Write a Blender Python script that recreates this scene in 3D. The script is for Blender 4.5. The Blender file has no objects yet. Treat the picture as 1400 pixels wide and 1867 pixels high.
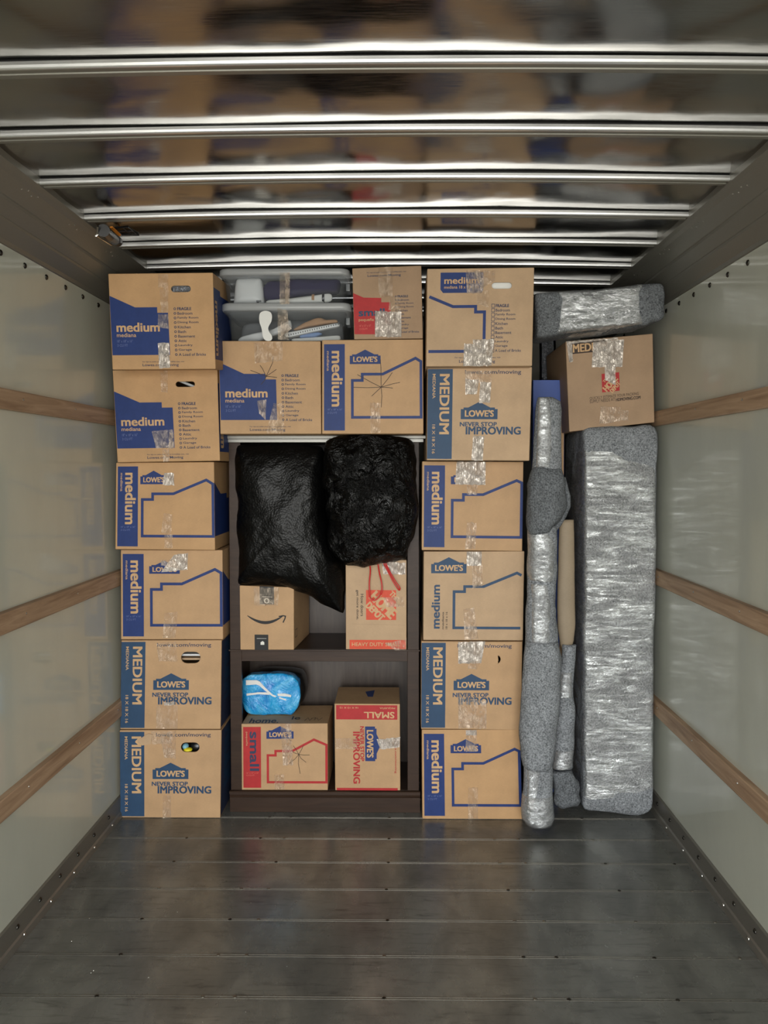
import bpy, bmesh, math, random
from math import sin, cos, pi, radians, sqrt, atan2
from mathutils import Vector, Matrix, noise
from mathutils.geometry import tessellate_polygon

S = bpy.context.scene
COL = S.collection
random.seed(7)

# ------------------------------------------------------------------ camera
FPX, PITCH, YAW, ROLL, CAMZ = 1400.0, 40 / 1400.0, 0.0117, radians(-0.05), 1.58
ROT = (Matrix.Rotation(YAW, 3, 'Z') @ Matrix.Rotation(-PITCH, 3, 'X') @ Matrix.Rotation(-ROLL, 3, 'Y'))
PPX, PPY = 713.65, 893.03                      # where the lens axis meets the frame
cam_d = bpy.data.cameras.new('camera')
cam_d.sensor_fit = 'VERTICAL'; cam_d.sensor_height = 36.0; cam_d.lens = 36.0 * FPX / 1867.0
cam_d.shift_x = -(PPX - 700.0) / 1867.0
cam_d.shift_y = (PPY - 933.5) / 1867.0
cam_d.clip_start = 0.05
cam = bpy.data.objects.new('camera', cam_d); COL.objects.link(cam)
cam.matrix_world = Matrix.Translation((0, 0, CAMZ)) @ (ROT @ Matrix.Rotation(pi / 2, 3, 'X')).to_4x4()
S.camera = cam

def ray(px, py): return ROT @ Vector(((px - PPX) / FPX, 1.0, -(py - PPY) / FPX))
def at(px, py, Y):
    d = ray(px, py); return Vector((0, 0, CAMZ)) + d * (Y / d.y)
def atz(px, py, z):
    d = ray(px, py); return Vector((0, 0, CAMZ)) + d * ((z - CAMZ) / d.z)

# ------------------------------------------------------------------ light: daylight through the open rear door
OPEN_Y, BACK_Y = -1.6, 4.75
XL, XR = -1.276, 1.168
S.view_settings.view_transform = 'Standard'; S.view_settings.look = 'None'
S.view_settings.gamma = 1.0; S.view_settings.use_curve_mapping = False
S.view_settings.exposure = 0.0
w = bpy.data.worlds.new('sky'); S.world = w; w.use_nodes = True
wn = w.node_tree; wn.nodes.clear()
wo = wn.nodes.new('ShaderNodeOutputWorld'); wb = wn.nodes.new('ShaderNodeBackground')
tc = wn.nodes.new('ShaderNodeTexCoord'); sp = wn.nodes.new('ShaderNodeSeparateXYZ'); cr = wn.nodes.new('ShaderNodeValToRGB')
mr = wn.nodes.new('ShaderNodeMapRange'); mr.inputs[1].default_value = -1; mr.inputs[2].default_value = 1
wn.links.new(tc.outputs['Generated'], sp.inputs[0]); wn.links.new(sp.outputs['Z'], mr.inputs[0]); wn.links.new(mr.outputs[0], cr.inputs[0])
els = cr.color_ramp.elements
els[0].position = 0.0; els[0].color = (0.62, 0.60, 0.55, 1)
els[1].position = 1.0; els[1].color = (1.0, 1.0, 1.0, 1)
e = els.new(0.47); e.color = (0.62, 0.60, 0.55, 1)
e = els.new(0.53); e.color = (0.95, 0.97, 0.97, 1)
wn.links.new(cr.outputs[0], wb.inputs[0]); wb.inputs[1].default_value = 11.8
wn.links.new(wb.outputs[0], wo.inputs[0])
pl = bpy.data.lights.new('daylight_door', 'AREA'); pl.shape = 'RECTANGLE'; pl.size = 2.44; pl.size_y = 2.5
pl.cycles.is_portal = True
plo = bpy.data.objects.new('daylight_door', pl); COL.objects.link(plo)
plo.location = ((XL + XR) / 2, OPEN_Y - 0.02, 1.27); plo.rotation_euler = (radians(90), 0, 0)   # faces +Y

# ------------------------------------------------------------------ materials
def srgb(r, g, b):
    f = lambda c: (c / 255 / 12.92) if c / 255 <= 0.04045 else ((c / 255 + 0.055) / 1.055) ** 2.4
    return (f(r), f(g), f(b), 1.0)

MATS = {}
def mat(name, col, rough=0.6, metal=0.0, spec=0.5, coat=0.0, coat_rough=0.1, alpha=1.0):
    m = bpy.data.materials.new(name); m.use_nodes = True
    b = m.node_tree.nodes['Principled BSDF']
    b.inputs['Base Color'].default_value = col; b.inputs['Roughness'].default_value = rough
    b.inputs['Metallic'].default_value = metal; b.inputs['Specular IOR Level'].default_value = spec
    b.inputs['Coat Weight'].default_value = coat; b.inputs['Coat Roughness'].default_value = coat_rough
    b.inputs['Alpha'].default_value = alpha
    MATS[name] = m
    return m
def nd(m, t, **kw):
    n = m.node_tree.nodes.new(t)
    for k, v in kw.items():
        if hasattr(n, k): setattr(n, k, v)
        else: n.inputs[k.replace('_', ' ')].default_value = v
    return n
def ln(m, a, b): m.node_tree.links.new(a, b)
def bsdf(m): return m.node_tree.nodes['Principled BSDF']
def coords(m, scale=(1, 1, 1), rot=(0, 0, 0), kind='Object'):
    t = nd(m, 'ShaderNodeTexCoord'); mp = nd(m, 'ShaderNodeMapping')
    mp.inputs['Scale'].default_value = scale; mp.inputs['Rotation'].default_value = rot
    ln(m, t.outputs[kind], mp.inputs[0]); return mp.outputs[0]
def noise_n(m, vec, scale, detail=4, rough=0.5, dist=0.0):
    n = nd(m, 'ShaderNodeTexNoise'); n.inputs['Scale'].default_value = scale
    n.inputs['Detail'].default_value = detail; n.inputs['Roughness'].default_value = rough; n.inputs['Distortion'].default_value = dist
    ln(m, vec, n.inputs['Vector']); return n.outputs['Fac']
def ramp(m, fac, stops):
    r = nd(m, 'ShaderNodeValToRGB'); e = r.color_ramp.elements
    e[0].position, e[0].color = stops[0]; e[1].position, e[1].color = stops[-1]
    for p, c in stops[1:-1]:
        q = e.new(p); q.color = c
    ln(m, fac, r.inputs[0]); return r.outputs[0]
def bump(m, h, strength, dist, prev=None, target=None):
    b = nd(m, 'ShaderNodeBump'); b.inputs['Strength'].default_value = strength; b.inputs['Distance'].default_value = dist
    ln(m, h, b.inputs['Height'])
    if prev is not None: ln(m, prev, b.inputs['Normal'])
    if target != 'none':
        ln(m, b.outputs[0], bsdf(m).inputs['Normal']); 
    return b.outputs[0]
G = lambda v: (v, v, v, 1)

def cardboard(name, c):
    m = mat(name, c, 0.62, spec=0.35)
    v = coords(m)
    n1 = noise_n(m, v, 6, 4, 0.6); n2 = noise_n(m, coords(m, (1, 1, 6)), 90, 3, 0.6)
    a = tuple(x * 0.88 for x in c[:3]) + (1,); b = tuple(min(1, x * 1.1) for x in c[:3]) + (1,)
    r1 = ramp(m, n1, [(0.3, a), (0.7, b)])
    mx = nd(m, 'ShaderNodeMixRGB', blend_type='MULTIPLY'); mx.inputs[0].default_value = 0.5
    ln(m, r1, mx.inputs[1]); ln(m, ramp(m, n2, [(0.3, G(0.85)), (0.7, G(1.05))]), mx.inputs[2])
    ln(m, mx.outputs[0], bsdf(m).inputs['Base Color'])
    bump(m, noise_n(m, v, 14, 4, 0.6), 0.25, 0.004)
    return m
CB = [cardboard('cardboard_warm', srgb(186, 148, 106)), cardboard('cardboard_tan', srgb(184, 149, 111)),
      cardboard('cardboard_pale', srgb(184, 155, 123)), cardboard('cardboard_dull', srgb(164, 136, 108))]
def ink(name, c):
    m = mat(name, c, 0.55, spec=0.35)
    n = noise_n(m, coords(m), 25, 4, 0.6)
    ln(m, ramp(m, n, [(0.3, tuple(x * .88 for x in c[:3]) + (1,)), (0.7, tuple(x * 1.08 for x in c[:3]) + (1,))]), bsdf(m).inputs['Base Color'])
    return m
BLUE = ink('blue_print', srgb(30, 52, 108)); TEAL = ink('teal_blue_print', srgb(40, 68, 98)); RED = ink('red_print', srgb(172, 42, 44))
TAN = ink('tan_lettering', srgb(196, 160, 118)); FAINT = ink('faint_lettering', srgb(92, 104, 150)); NAVY = ink('navy_print', srgb(50, 58, 84))
FAINTR = ink('faint_red_lettering', srgb(206, 110, 96))
DARK = ink('dark_print', srgb(58, 44, 36)); ORANGE = ink('orange_print', srgb(206, 74, 46)); BLACKP = ink('black_tape', srgb(30, 30, 32))
WHITEP = ink('white_print', srgb(222, 220, 212))

def tape_mat(name, fac, scale, rough, strength, tint, st=(1, 1, .6), lo=.3, bd=.012, edge=(.38, .62)):
    m = bpy.data.materials.new(name); m.use_nodes = True; MATS[name] = m
    N = m.node_tree; N.nodes.clear(); o = nd(m, 'ShaderNodeOutputMaterial')
    tr = nd(m, 'ShaderNodeBsdfTransparent'); tr.inputs[0].default_value = (0.97, 0.95, 0.93, 1)
    p = nd(m, 'ShaderNodeBsdfPrincipled'); p.name = 'Principled BSDF'
    p.inputs['Base Color'].default_value = tint; p.inputs['Metallic'].default_value = 0.75; p.inputs['Roughness'].default_value = rough
    v = coords(m, st); h = noise_n(m, v, scale, 5, 0.65, 1.5)
    b = bump(m, h, strength, bd)
    f = ramp(m, noise_n(m, v, scale * 0.35, 4, 0.7, 0.8), [(edge[0], G(fac * lo)), (edge[1], G(fac))])
    mix = nd(m, 'ShaderNodeMixShader'); ln(m, f, mix.inputs[0]); ln(m, tr.outputs[0], mix.inputs[1]); ln(m, p.outputs[0], mix.inputs[2])
    ln(m, mix.outputs[0], o.inputs[0]); return m
TAPE_F = tape_mat('clear_tape', 0.35, 60, 0.25, 0.7, srgb(240, 222, 200))
TAPE_S = tape_mat('crinkled_clear_tape', 0.86, 55, 0.3, .85, srgb(226, 216, 206), edge=(.3, .52), lo=.45)
TAPE_M = tape_mat('matt_clear_tape', 0.45, 50, 0.3, 0.8, srgb(245, 226, 206))
WRAP = tape_mat('stretch_wrap', 0.62, 18, 0.2, .7, srgb(240, 244, 246), (1, 1, 2.6), .3)

# aluminium, wall panel, floor
def metal(name, c, rough, anis=0.0, wav=0.0):
    m = mat(name, c, rough, 1.0)
    v = coords(m)
    ln(m, ramp(m, noise_n(m, coords(m, (2, 30, 30)), 8, 4, .6), [(0.2, G(max(0, rough - .07))), (0.8, G(rough + .08))]), bsdf(m).inputs['Roughness'])
    if wav: bump(m, noise_n(m, v, 2.0, 2, 0.4, 0.3), wav, 0.03)
    return m
ROOF = metal('roof_aluminium', srgb(144, 142, 138), 0.16, wav=0.8)
BOW = mat('bow_aluminium', srgb(238, 240, 242), 0.32, 0.95)
BOW_DIM = mat('bow_dim_underside', srgb(150, 148, 140), 0.4, 0.8)  # bow metal in a darker tone, painting the dim look of its underside
GAP_DARK = mat('gap_dark', srgb(14, 14, 15), 0.6)
RAILM = metal('cove_aluminium', srgb(120, 118, 110), 0.42); bsdf(RAILM).inputs['Metallic'].default_value = .5
SKIRT = metal('skirting_steel', srgb(124, 120, 112), 0.38); bsdf(SKIRT).inputs['Metallic'].default_value = .55
STEEL = mat('rivet_steel', srgb(210, 210, 205), 0.18, 1.0)
DRIVET = mat('dark_rivet', srgb(80, 78, 74), 0.25, 1.0)

WALL = mat('wall_panel', srgb(172, 172, 158), 0.30, spec=0.5, coat=0.55, coat_rough=0.06)
v = coords(WALL)
ln(WALL, ramp(WALL, noise_n(WALL, coords(WALL, (1, 1, .5)), 3, 5, .6), [(0.3, srgb(176, 178, 166)), (0.7, srgb(188, 190, 177))]), bsdf(WALL).inputs['Base Color'])
bn = bump(WALL, noise_n(WALL, coords(WALL, (1, .8, 1.5)), 2.5, 2, 0.5), 0.06, 0.01)
ln(WALL, bn, bsdf(WALL).inputs['Coat Normal'])

FLOOR = mat('floor_panel', srgb(84, 82, 76), 0.3, 0.35, spec=0.7)
v = coords(FLOOR, (1, .6, 1))
n1 = noise_n(FLOOR, v, 5, 8, .65, .4)
n2 = noise_n(FLOOR, coords(FLOOR, (.8, 6, 1)), 9, 6, .7, .6)
mx = nd(FLOOR, 'ShaderNodeMixRGB', blend_type='MULTIPLY'); mx.inputs[0].default_value = 1
ln(FLOOR, ramp(FLOOR, n1, [(0.3, srgb(88, 89, 86)), (0.7, srgb(132, 132, 126))]), mx.inputs[1])
ln(FLOOR, ramp(FLOOR, n2, [(0.30, G(0.5)), (0.47, G(1))]), mx.inputs[2])
ln(FLOOR, mx.outputs[0], bsdf(FLOOR).inputs['Base Color'])
ln(FLOOR, ramp(FLOOR, n1, [(0.3, G(.34)), (0.7, G(.22))]), bsdf(FLOOR).inputs['Roughness'])
bump(FLOOR, n1, 0.15, 0.004)
SEAM = mat('seam_metal', srgb(134, 130, 122), 0.35, 0.9)

def wood(name, a, b, sc, rough=0.5, spec=0.4, axis=(14, 0.9, 14)):
    m = mat(name, a, rough, spec=spec)
    n = noise_n(m, coords(m, axis), sc, 5, .6, 1.2)
    ln(m, ramp(m, n, [(0.3, a), (0.7, b)]), bsdf(m).inputs['Base Color'])
    bump(m, n, .15, .002)
    return m
BATTEN = wood('batten_wood', srgb(132, 104, 80), srgb(178, 150, 122), 2.4)
SHELFW = wood('espresso_wood', srgb(46, 33, 26), srgb(62, 46, 36), 3, 0.4, 0.2, (1, 1, 12))
BACKW = wood('backing_wood', srgb(58, 49, 44), srgb(74, 64, 57), 3, 0.35, 0.3, (10, 1, 1))
EDGEM = mat('cabinet_edge_trim', srgb(140, 138, 132), 0.35, 0.3)

def felt(name, a, b):
    m = mat(name, a, 0.95, spec=0.1)
    v = coords(m); n = noise_n(m, v, 150, 4, .8); n2 = noise_n(m, v, 12, 4, .6)
    mx = nd(m, 'ShaderNodeMixRGB', blend_type='MULTIPLY'); mx.inputs[0].default_value = .7
    ln(m, ramp(m, n, [(0.33, a), (0.5, tuple((x + y) / 2 for x, y in zip(a, b))), (0.68, b)]), mx.inputs[1])
    ln(m, ramp(m, n2, [(0.3, G(.7)), (0.7, G(1.15))]), mx.inputs[2])
    ln(m, mx.outputs[0], bsdf(m).inputs['Base Color'])
    b1 = bump(m, n, .35, .004); bump(m, n2, .5, .03, prev=b1)
    return m
FELT = felt('grey_blanket', srgb(62, 65, 68), srgb(170, 174, 178))
FELTD = felt('dark_grey_blanket', srgb(48, 50, 52), srgb(134, 138, 142))

BAG = mat('black_bag_plastic', srgb(4, 4, 4), 0.24, spec=0.18, coat=0.04, coat_rough=0.12)
v = coords(BAG)
c1 = noise_n(BAG, coords(BAG, (1, 1, 1)), 11, 5, .62, 1.0)
vo = nd(BAG, 'ShaderNodeTexVoronoi'); vo.inputs['Scale'].default_value = 95; ln(BAG, coords(BAG, (1.3, 1.3, .8), (0, .5, 0)), vo.inputs['Vector'])
b1 = bump(BAG, c1, 1.0, .05); b2 = bump(BAG, vo.outputs['Distance'], .22, .004, prev=b1); ln(BAG, b2, bsdf(BAG).inputs['Coat Normal'])
BAGS = mat('smooth_black_bag_plastic', srgb(5, 5, 5), 0.4, spec=0.22, coat=0.03, coat_rough=0.2)
c1 = noise_n(BAGS, coords(BAGS), 5, 4, .55, .8)
vo = nd(BAGS, 'ShaderNodeTexVoronoi'); vo.inputs['Scale'].default_value = 110; ln(BAGS, coords(BAGS, (1, 1, 1), (0, .78, 0)), vo.inputs['Vector'])
b1 = bump(BAGS, c1, .3, .04); b2 = bump(BAGS, vo.outputs['Distance'], .35, .004, prev=b1); ln(BAGS, b2, bsdf(BAGS).inputs['Coat Normal'])

def plastic_clear(name, fac, col):
    m = bpy.data.materials.new(name); m.use_nodes = True; MATS[name] = m
    m.node_tree.nodes.clear(); o = nd(m, 'ShaderNodeOutputMaterial')
    tr = nd(m, 'ShaderNodeBsdfTransparent'); tr.inputs[0].default_value = (.93, .94, .95, 1)
    p = nd(m, 'ShaderNodeBsdfPrincipled'); p.inputs['Base Color'].default_value = col; p.inputs['Roughness'].default_value = .18
    mix = nd(m, 'ShaderNodeMixShader'); mix.inputs[0].default_value = fac
    ln(m, tr.outputs[0], mix.inputs[1]); ln(m, p.outputs[0], mix.inputs[2]); ln(m, mix.outputs[0], o.inputs[0]); return m
BINP = plastic_clear('clear_bin_plastic', .045, srgb(200, 204, 206))
LIDP = plastic_clear('frosted_lid_plastic', .6, srgb(190, 193, 194))
WHITE = mat('white_plastic', srgb(222, 223, 222), .35)
GREYP = mat('grey_plastic', srgb(110, 112, 114), .4)
BLACKPL = mat('black_plastic', srgb(18, 18, 19), .3)
PURPLE = mat('dark_purple_cloth', srgb(46, 40, 74), .9, spec=.1)
PAPER = mat('white_paper', srgb(224, 224, 220), .7)
BROWNC = mat('tan_cloth', srgb(180, 140, 104), .8)
LBLUE = mat('light_blue_paper', srgb(120, 146, 190), .6)
REDS = mat('red_drawstring', srgb(196, 28, 30), .35)
YEL = mat('yellow_plastic', srgb(230, 214, 40), .5)
SKYB = mat('pale_blue_cloth', srgb(130, 185, 205), .6)
ORG = mat('orange_strip', srgb(225, 140, 40), .6)
KRAFT = cardboard('kraft_tube', srgb(152, 136, 114))
SMOOTHBLUE = mat('blue_card', srgb(56, 84, 158), .5)
BLUEP = mat('blue_wrapping', srgb(28, 140, 215), .25, coat=.6, coat_rough=.1)
v = coords(BLUEP)
n = noise_n(BLUEP, coords(BLUEP, (1, 1, 1)), 9, 5, .6, 1)
ln(BLUEP, ramp(BLUEP, n, [(.3, srgb(18, 120, 205)), (.5, srgb(40, 165, 228)), (.75, srgb(130, 212, 244))]), bsdf(BLUEP).inputs['Base Color'])
bb = bump(BLUEP, noise_n(BLUEP, v, 16, 5, .65, 1.5), .8, .02); ln(BLUEP, bb, bsdf(BLUEP).inputs['Coat Normal'])
CRINK = mat('silver_plastic', srgb(190, 195, 205), .25, .8)
bump(CRINK, noise_n(CRINK, coords(CRINK), 60, 4, .7, 1), 1, .02)

# ------------------------------------------------------------------ mesh helpers
class MB:
    def __init__(s): s.v = []; s.f = []; s.m = []; s.mats = []
    def mi(s, m):
        if m not in s.mats: s.mats.append(m)
        return s.mats.index(m)
    def add(s, verts, faces, m):
        o = len(s.v); s.v += [tuple(v) for v in verts]; k = s.mi(m)
        for f in faces: s.f.append(tuple(i + o for i in f)); s.m.append(k)
    def box(s, a, b, m):
        (x0, y0, z0), (x1, y1, z1) = a, b
        vs = [(x0, y0, z0), (x1, y0, z0), (x1, y1, z0), (x0, y1, z0), (x0, y0, z1), (x1, y0, z1), (x1, y1, z1), (x0, y1, z1)]
        s.add(vs, [(0, 3, 2, 1), (4, 5, 6, 7), (0, 1, 5, 4), (1, 2, 6, 5), (2, 3, 7, 6), (3, 0, 4, 7)], m)
    def prism(s, prof, a, b, m, axis='Y', closed=True, caps=True):   # prof: list of 2D points
        n = len(prof)
        def P(p, t):
            if axis == 'Y': return (p[0], t, p[1])
            return (t, p[0], p[1])
        vs = [P(p, a) for p in prof] + [P(p, b) for p in prof]
        fs = [(i, (i + 1) % n, (i + 1) % n + n, i + n) for i in range(n if closed else n - 1)]
        if closed and caps: fs += [tuple(range(n)), tuple(range(2 * n - 1, n - 1, -1))]
        s.add(vs, fs, m)
    def dome(s, c, nrm, r, m, h=.5, n=8):
        nrm = Vector(nrm).normalized(); t = nrm.orthogonal().normalized(); b = nrm.cross(t); c = Vector(c)
        vs = []; fs = []
        rings = [(1, 0), (.82, .55 * h), (.45, .9 * h)]
        for rr, hh in rings:
            for i in range(n):
                a = 2 * pi * i / n; vs.append(c + (t * cos(a) + b * sin(a)) * r * rr + nrm * r * hh)
        vs.append(c + nrm * r * h)
        for k in range(2):
            for i in range(n): fs.append((k * n + i, k * n + (i + 1) % n, (k + 1) * n + (i + 1) % n, (k + 1) * n + i))
        for i in range(n): fs.append((2 * n + i, 2 * n + (i + 1) % n, 3 * n))
        s.add(vs, fs, m)
    def cyl(s, a, b, r0, r1, m, n=20):
        a = Vector(a); b = Vector(b); d = (b - a).normalized(); t = d.orthogonal().normalized(); u = d.cross(t)
        vs = [a + (t * cos(2 * pi * i / n) + u * sin(2 * pi * i / n)) * r0 for i in range(n)] + \
             [b + (t * cos(2 * pi * i / n) + u * sin(2 * pi * i / n)) * r1 for i in range(n)]
        fs = [(i, (i + 1) % n, (i + 1) % n + n, i + n) for i in range(n)] + [tuple(range(n - 1, -1, -1)), tuple(range(n, 2 * n))]
        s.add(vs, fs, m)
    def tube(s, pts, r, m, n=8):
        pts = [Vector(p) for p in pts]; vs = []; fs = []
        for i, p in enumerate(pts):
            d = (pts[min(i + 1, len(pts) - 1)] - pts[max(i - 1, 0)]).normalized()
            t = d.cross(Vector((0.13, 1, 0.2))).normalized(); u = d.cross(t)
            for k in range(n): vs.append(p + (t * cos(2 * pi * k / n) + u * sin(2 * pi * k / n)) * r)
        for i in range(len(pts) - 1):
            for k in range(n): fs.append((i * n + k, i * n + (k + 1) % n, (i + 1) * n + (k + 1) % n, (i + 1) * n + k))
        fs += [tuple(range(n - 1, -1, -1)), tuple(range((len(pts) - 1) * n, len(pts) * n))]
        s.add(vs, fs, m)
    def build(s, name, parent=None, smooth=False, bevel=0, origin=None):
        me = bpy.data.meshes.new(name)
        o3 = Vector(origin) if origin is not None else Vector((0, 0, 0))
        me.from_pydata([tuple(Vector(v) - o3) for v in s.v], [], s.f)
        for m in s.mats: me.materials.append(m)
        me.polygons.foreach_set('material_index', s.m)
        if smooth: me.polygons.foreach_set('use_smooth', [True] * len(me.polygons))
        me.update()
        bm = bmesh.new(); bm.from_mesh(me); 
        if bevel:
            bmesh.ops.recalc_face_normals(bm, faces=bm.faces)
            es = [e for e in bm.edges if len(e.link_faces) == 2 and e.calc_face_angle(0) > .5]
            bmesh.ops.bevel(bm, geom=es, offset=bevel, segments=2, affect='EDGES', profile=.6, clamp_overlap=True)
        bmesh.ops.recalc_face_normals(bm, faces=bm.faces)
        bm.to_mesh(me); bm.free()
        o = bpy.data.objects.new(name, me); COL.objects.link(o); o.location = o3
        if parent is not None:
            o.parent = parent; o.location = o3 - parent.location if parent.parent is None else o3 - parent.location - parent.parent.location
        return o

def tag(o, label=None, cat=None, group=None, kind=None):
    if label: o['label'] = label
    if cat: o['category'] = cat
    if group: o['group'] = group
    if kind: o['kind'] = kind
    return o
def empty(name, loc, label, cat, group=None):
    o = bpy.data.objects.new(name, None); COL.objects.link(o); o.location = loc; o.empty_display_size = .1
    return tag(o, label, cat, group)

# crops of the photograph, as (x, y, magnification)
def crop(x0, y0, k): return lambda x, y: (x0 + x / k, y0 + y / k)
Za = crop(180, 480, 3.3333); Zb = crop(180, 830, 3.3333); Zc = crop(180, 1150, 3.3333); Zd = crop(390, 480, 3.5)
Ze = crop(400, 780, 3.6842); Zf = crop(400, 1010, 3.6842); Zg = crop(400, 1180, 3.6842); Zh = crop(750, 480, 5.044)
Zi = crop(750, 830, 5.336); Zj = crop(750, 1150, 5.044); Zk = crop(950, 500, 4.6667); Zl = crop(930, 680, 4.4467); Zm = crop(930, 1080, 4.2433)

# ------------------------------------------------------------------ lettering
_glyph = {}
def glyphs(s, bold):
    key = (s, bold)
    if key in _glyph: return _glyph[key]
    cu = bpy.data.curves.new('t', 'FONT'); cu.body = s; cu.size = 1; cu.offset = bold; cu.resolution_u = 3; cu.fill_mode = 'FRONT'
    ob = bpy.data.objects.new('t', cu); COL.objects.link(ob)
    dg = bpy.context.evaluated_depsgraph_get(); me = bpy.data.meshes.new_from_object(ob.evaluated_get(dg))
    vs = [(v.co.x, v.co.y) for v in me.vertices]; fs = [tuple(p.vertices) for p in me.polygons]
    bpy.data.objects.remove(ob); bpy.data.curves.remove(cu); bpy.data.meshes.remove(me)
    x0 = min(v[0] for v in vs); x1 = max(v[0] for v in vs); y0 = min(v[1] for v in vs); y1 = max(v[1] for v in vs)
    vs = [((x - x0) / (x1 - x0) - .5, .5 - (y - y0) / (y1 - y0)) for x, y in vs]     # centred, y down
    _glyph[key] = (vs, fs); return _glyph[key]

class Face:
    """a flat quad TL,TR,BR,BL that takes printing given in u (right) and v (down)"""
    def __init__(s, TL, TR, BR, BL):
        s.q = [Vector(p) for p in (TL, TR, BR, BL)]
        s.n = (s.q[3] - s.q[0]).cross(s.q[1] - s.q[0]).normalized()
        s.W = ((s.q[1] - s.q[0]).length + (s.q[2] - s.q[3]).length) / 2; s.H = ((s.q[3] - s.q[0]).length + (s.q[2] - s.q[1]).length) / 2
        s.mb = MB()
    def P(s, u, v, off=0.0):
        a, b, c, d = s.q
        return a * (1 - u) * (1 - v) + b * u * (1 - v) + c * u * v + d * (1 - u) * v + s.n * off
    def poly(s, pts, m, off=.0006):
        t = tessellate_polygon([[Vector((u * s.W, v * s.H, 0)) for u, v in pts]])
        s.mb.add([s.P(u, v, off) for u, v in pts], [tuple(x) for x in t], m)
    def rect(s, u0, v0, u1, v1, m, off=.0006): s.poly([(u0, v0), (u1, v0), (u1, v1), (u0, v1)], m, off)
    def stroke(s, pts, wd, m, closed=False, off=.0006):
        p = [Vector((u * s.W, v * s.H)) for u, v in pts]; n = len(p); L = []; Rr = []; wd = wd * s.W / 2
        for i in range(n):
            if closed: a, b, c = p[i - 1], p[i], p[(i + 1) % n]
            else: a, b, c = p[max(i - 1, 0)], p[i], p[min(i + 1, n - 1)]
            d1 = (b - a).normalized() if (b - a).length > 0 else (c - b).normalized()
            d2 = (c - b).normalized() if (c - b).length > 0 else d1
            t = (d1 + d2).normalized(); nn = Vector((-t.y, t.x)); k = min(2.0, 1 / max(.35, nn.dot(Vector((-d1.y, d1.x)))))
            L.append(b + nn * wd * k); Rr.append(b - nn * wd * k)
        vs = [s.P(q.x / s.W, q.y / s.H, off) for q in L + Rr]
        s.mb.add(vs, [(i, (i + 1) % n, (i + 1) % n + n, i + n) for i in range(n if closed else n - 1)], m)
    def text2(s, t, cu, cv, wd, hg, ang, m, bold=.02, off=.001):
        heavy = bold >= .03
        vs, fs = glyphs(t, 0 if heavy else min(bold, .012)); a = radians(ang); d = hg * bold * 1.3
        for dx, dy in (((-d, -d * .6), (d, -d * .6), (-d, d * .6), (d, d * .6), (0, 0)) if heavy else ((0, 0),)):
            out = []; off += .00006
            for x, y in vs:
                X = x * (wd - 2 * d * heavy) + dx; Y = y * (hg - 1.2 * d * heavy) + dy
                out.append(s.P(cu + (X * cos(a) - Y * sin(a)) / s.W, cv + (X * sin(a) + Y * cos(a)) / s.H, off))
            s.mb.add(out, fs, m)
    def text(s, t, u0, v0, u1, v1, m, rot=0, bold=.02, off=.001):
        wd = (u1 - u0) * s.W; hg = (v1 - v0) * s.H
        if rot in (90, -90): wd, hg = hg, wd
        s.text2(t, (u0 + u1) / 2, (v0 + v1) / 2, wd, hg, rot, m, bold, off)

def stadium(cu, cv, wu, hv, W, H, n=7):
    a = wu * W / 2; b = hv * H / 2; r = min(a, b); pts = []
    for sx, st in ((1, -90), (-1, 90)):
        for i in range(n + 1):
            t = radians(st + 180 * i / n); pts.append((cu + ((a - r) * sx + r * cos(t)) / W, cv + r * sin(t) / H))
    return pts

ROOMS = ['FRAGILE', 'Bedroom', 'Family Room', 'Dining Room', 'Kitchen', 'Bath', 'Basement', 'Attic', 'Laundry', 'Garage', 'A Load of Bricks']
RW = [.135, .144, .20, .20, .124, .078, .163, .081, .137, .127, .262]

def logo(F, u0, v0, u1, v1, m, txt=TAN):
    L = lambda a, b: (u0 + a * (u1 - u0), v0 + b * (v1 - v0))
    F.poly([L(0, 1), L(0, .42), L(.075, .42), L(.075, .33), L(.2, .33), L(.5, 0), L(.8, .33), L(.925, .33), L(.925, .42), L(1, .42), L(1, 1)], m)
    a = L(.11, .47); b = L(.9, .86); F.text("LOWE'S", a[0], a[1], b[0], b[1], txt, bold=.035)

def print_list(F, x=.625, v=.372, st=.0476, m=NAVY, sq=False, k=1.0):
    for i, r in enumerate(ROOMS):
        c = v + st * i; r0 = .0095 * F.W
        if sq: F.stroke([(x - .014, c - .017), (x + .014, c - .017), (x + .014, c + .017), (x - .014, c + .017)], .0045, m, True)
        else: F.stroke([(x + r0 * cos(a * pi / 5) / F.W, c + r0 * sin(a * pi / 5) / F.H) for a in range(10)], .006, m, True)
        hh = .0145 if i else .016
        F.text(r, x + .024, c - hh, x + .024 + RW[i] * k, c + hh, m, bold=.02 if i else .035)

def print_A(F, size='medium', sub='mediana', web=True):
    F.poly([(.004, .23), (.245, .353), (.457, .353), (.457, .412), (.56, .412), (.565, .85), (.008, .85)], BLUE)
    F.text(size, .058, .512, .475, .608, TAN, bold=.032); F.text(sub, .058, .62, .245, .662, TAN, bold=.01)
    F.text('18" x 18" x 16"', .06, .69, .21, .718, FAINT, bold=.01); F.text('3 CU FT', .06, .735, .16, .762, FAINT, bold=.01)
    print_list(F)
    F.text('For tips to make your move incredibly easy, visit', .295, .915, .70, .93, NAVY, bold=.01)
    F.text('Lowes.com/Moving', .295, .94, .645, .976, NAVY, bold=.025)

def outline(F, m, pts, wd=.027, closed=True): F.stroke(pts, wd, m, closed)
HOUSE = [(.3, .825), (.3, .432), (.398, .432), (.398, .366), (.6, .366), (.925, .2), (.978, .235), (.978, .825)]

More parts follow.
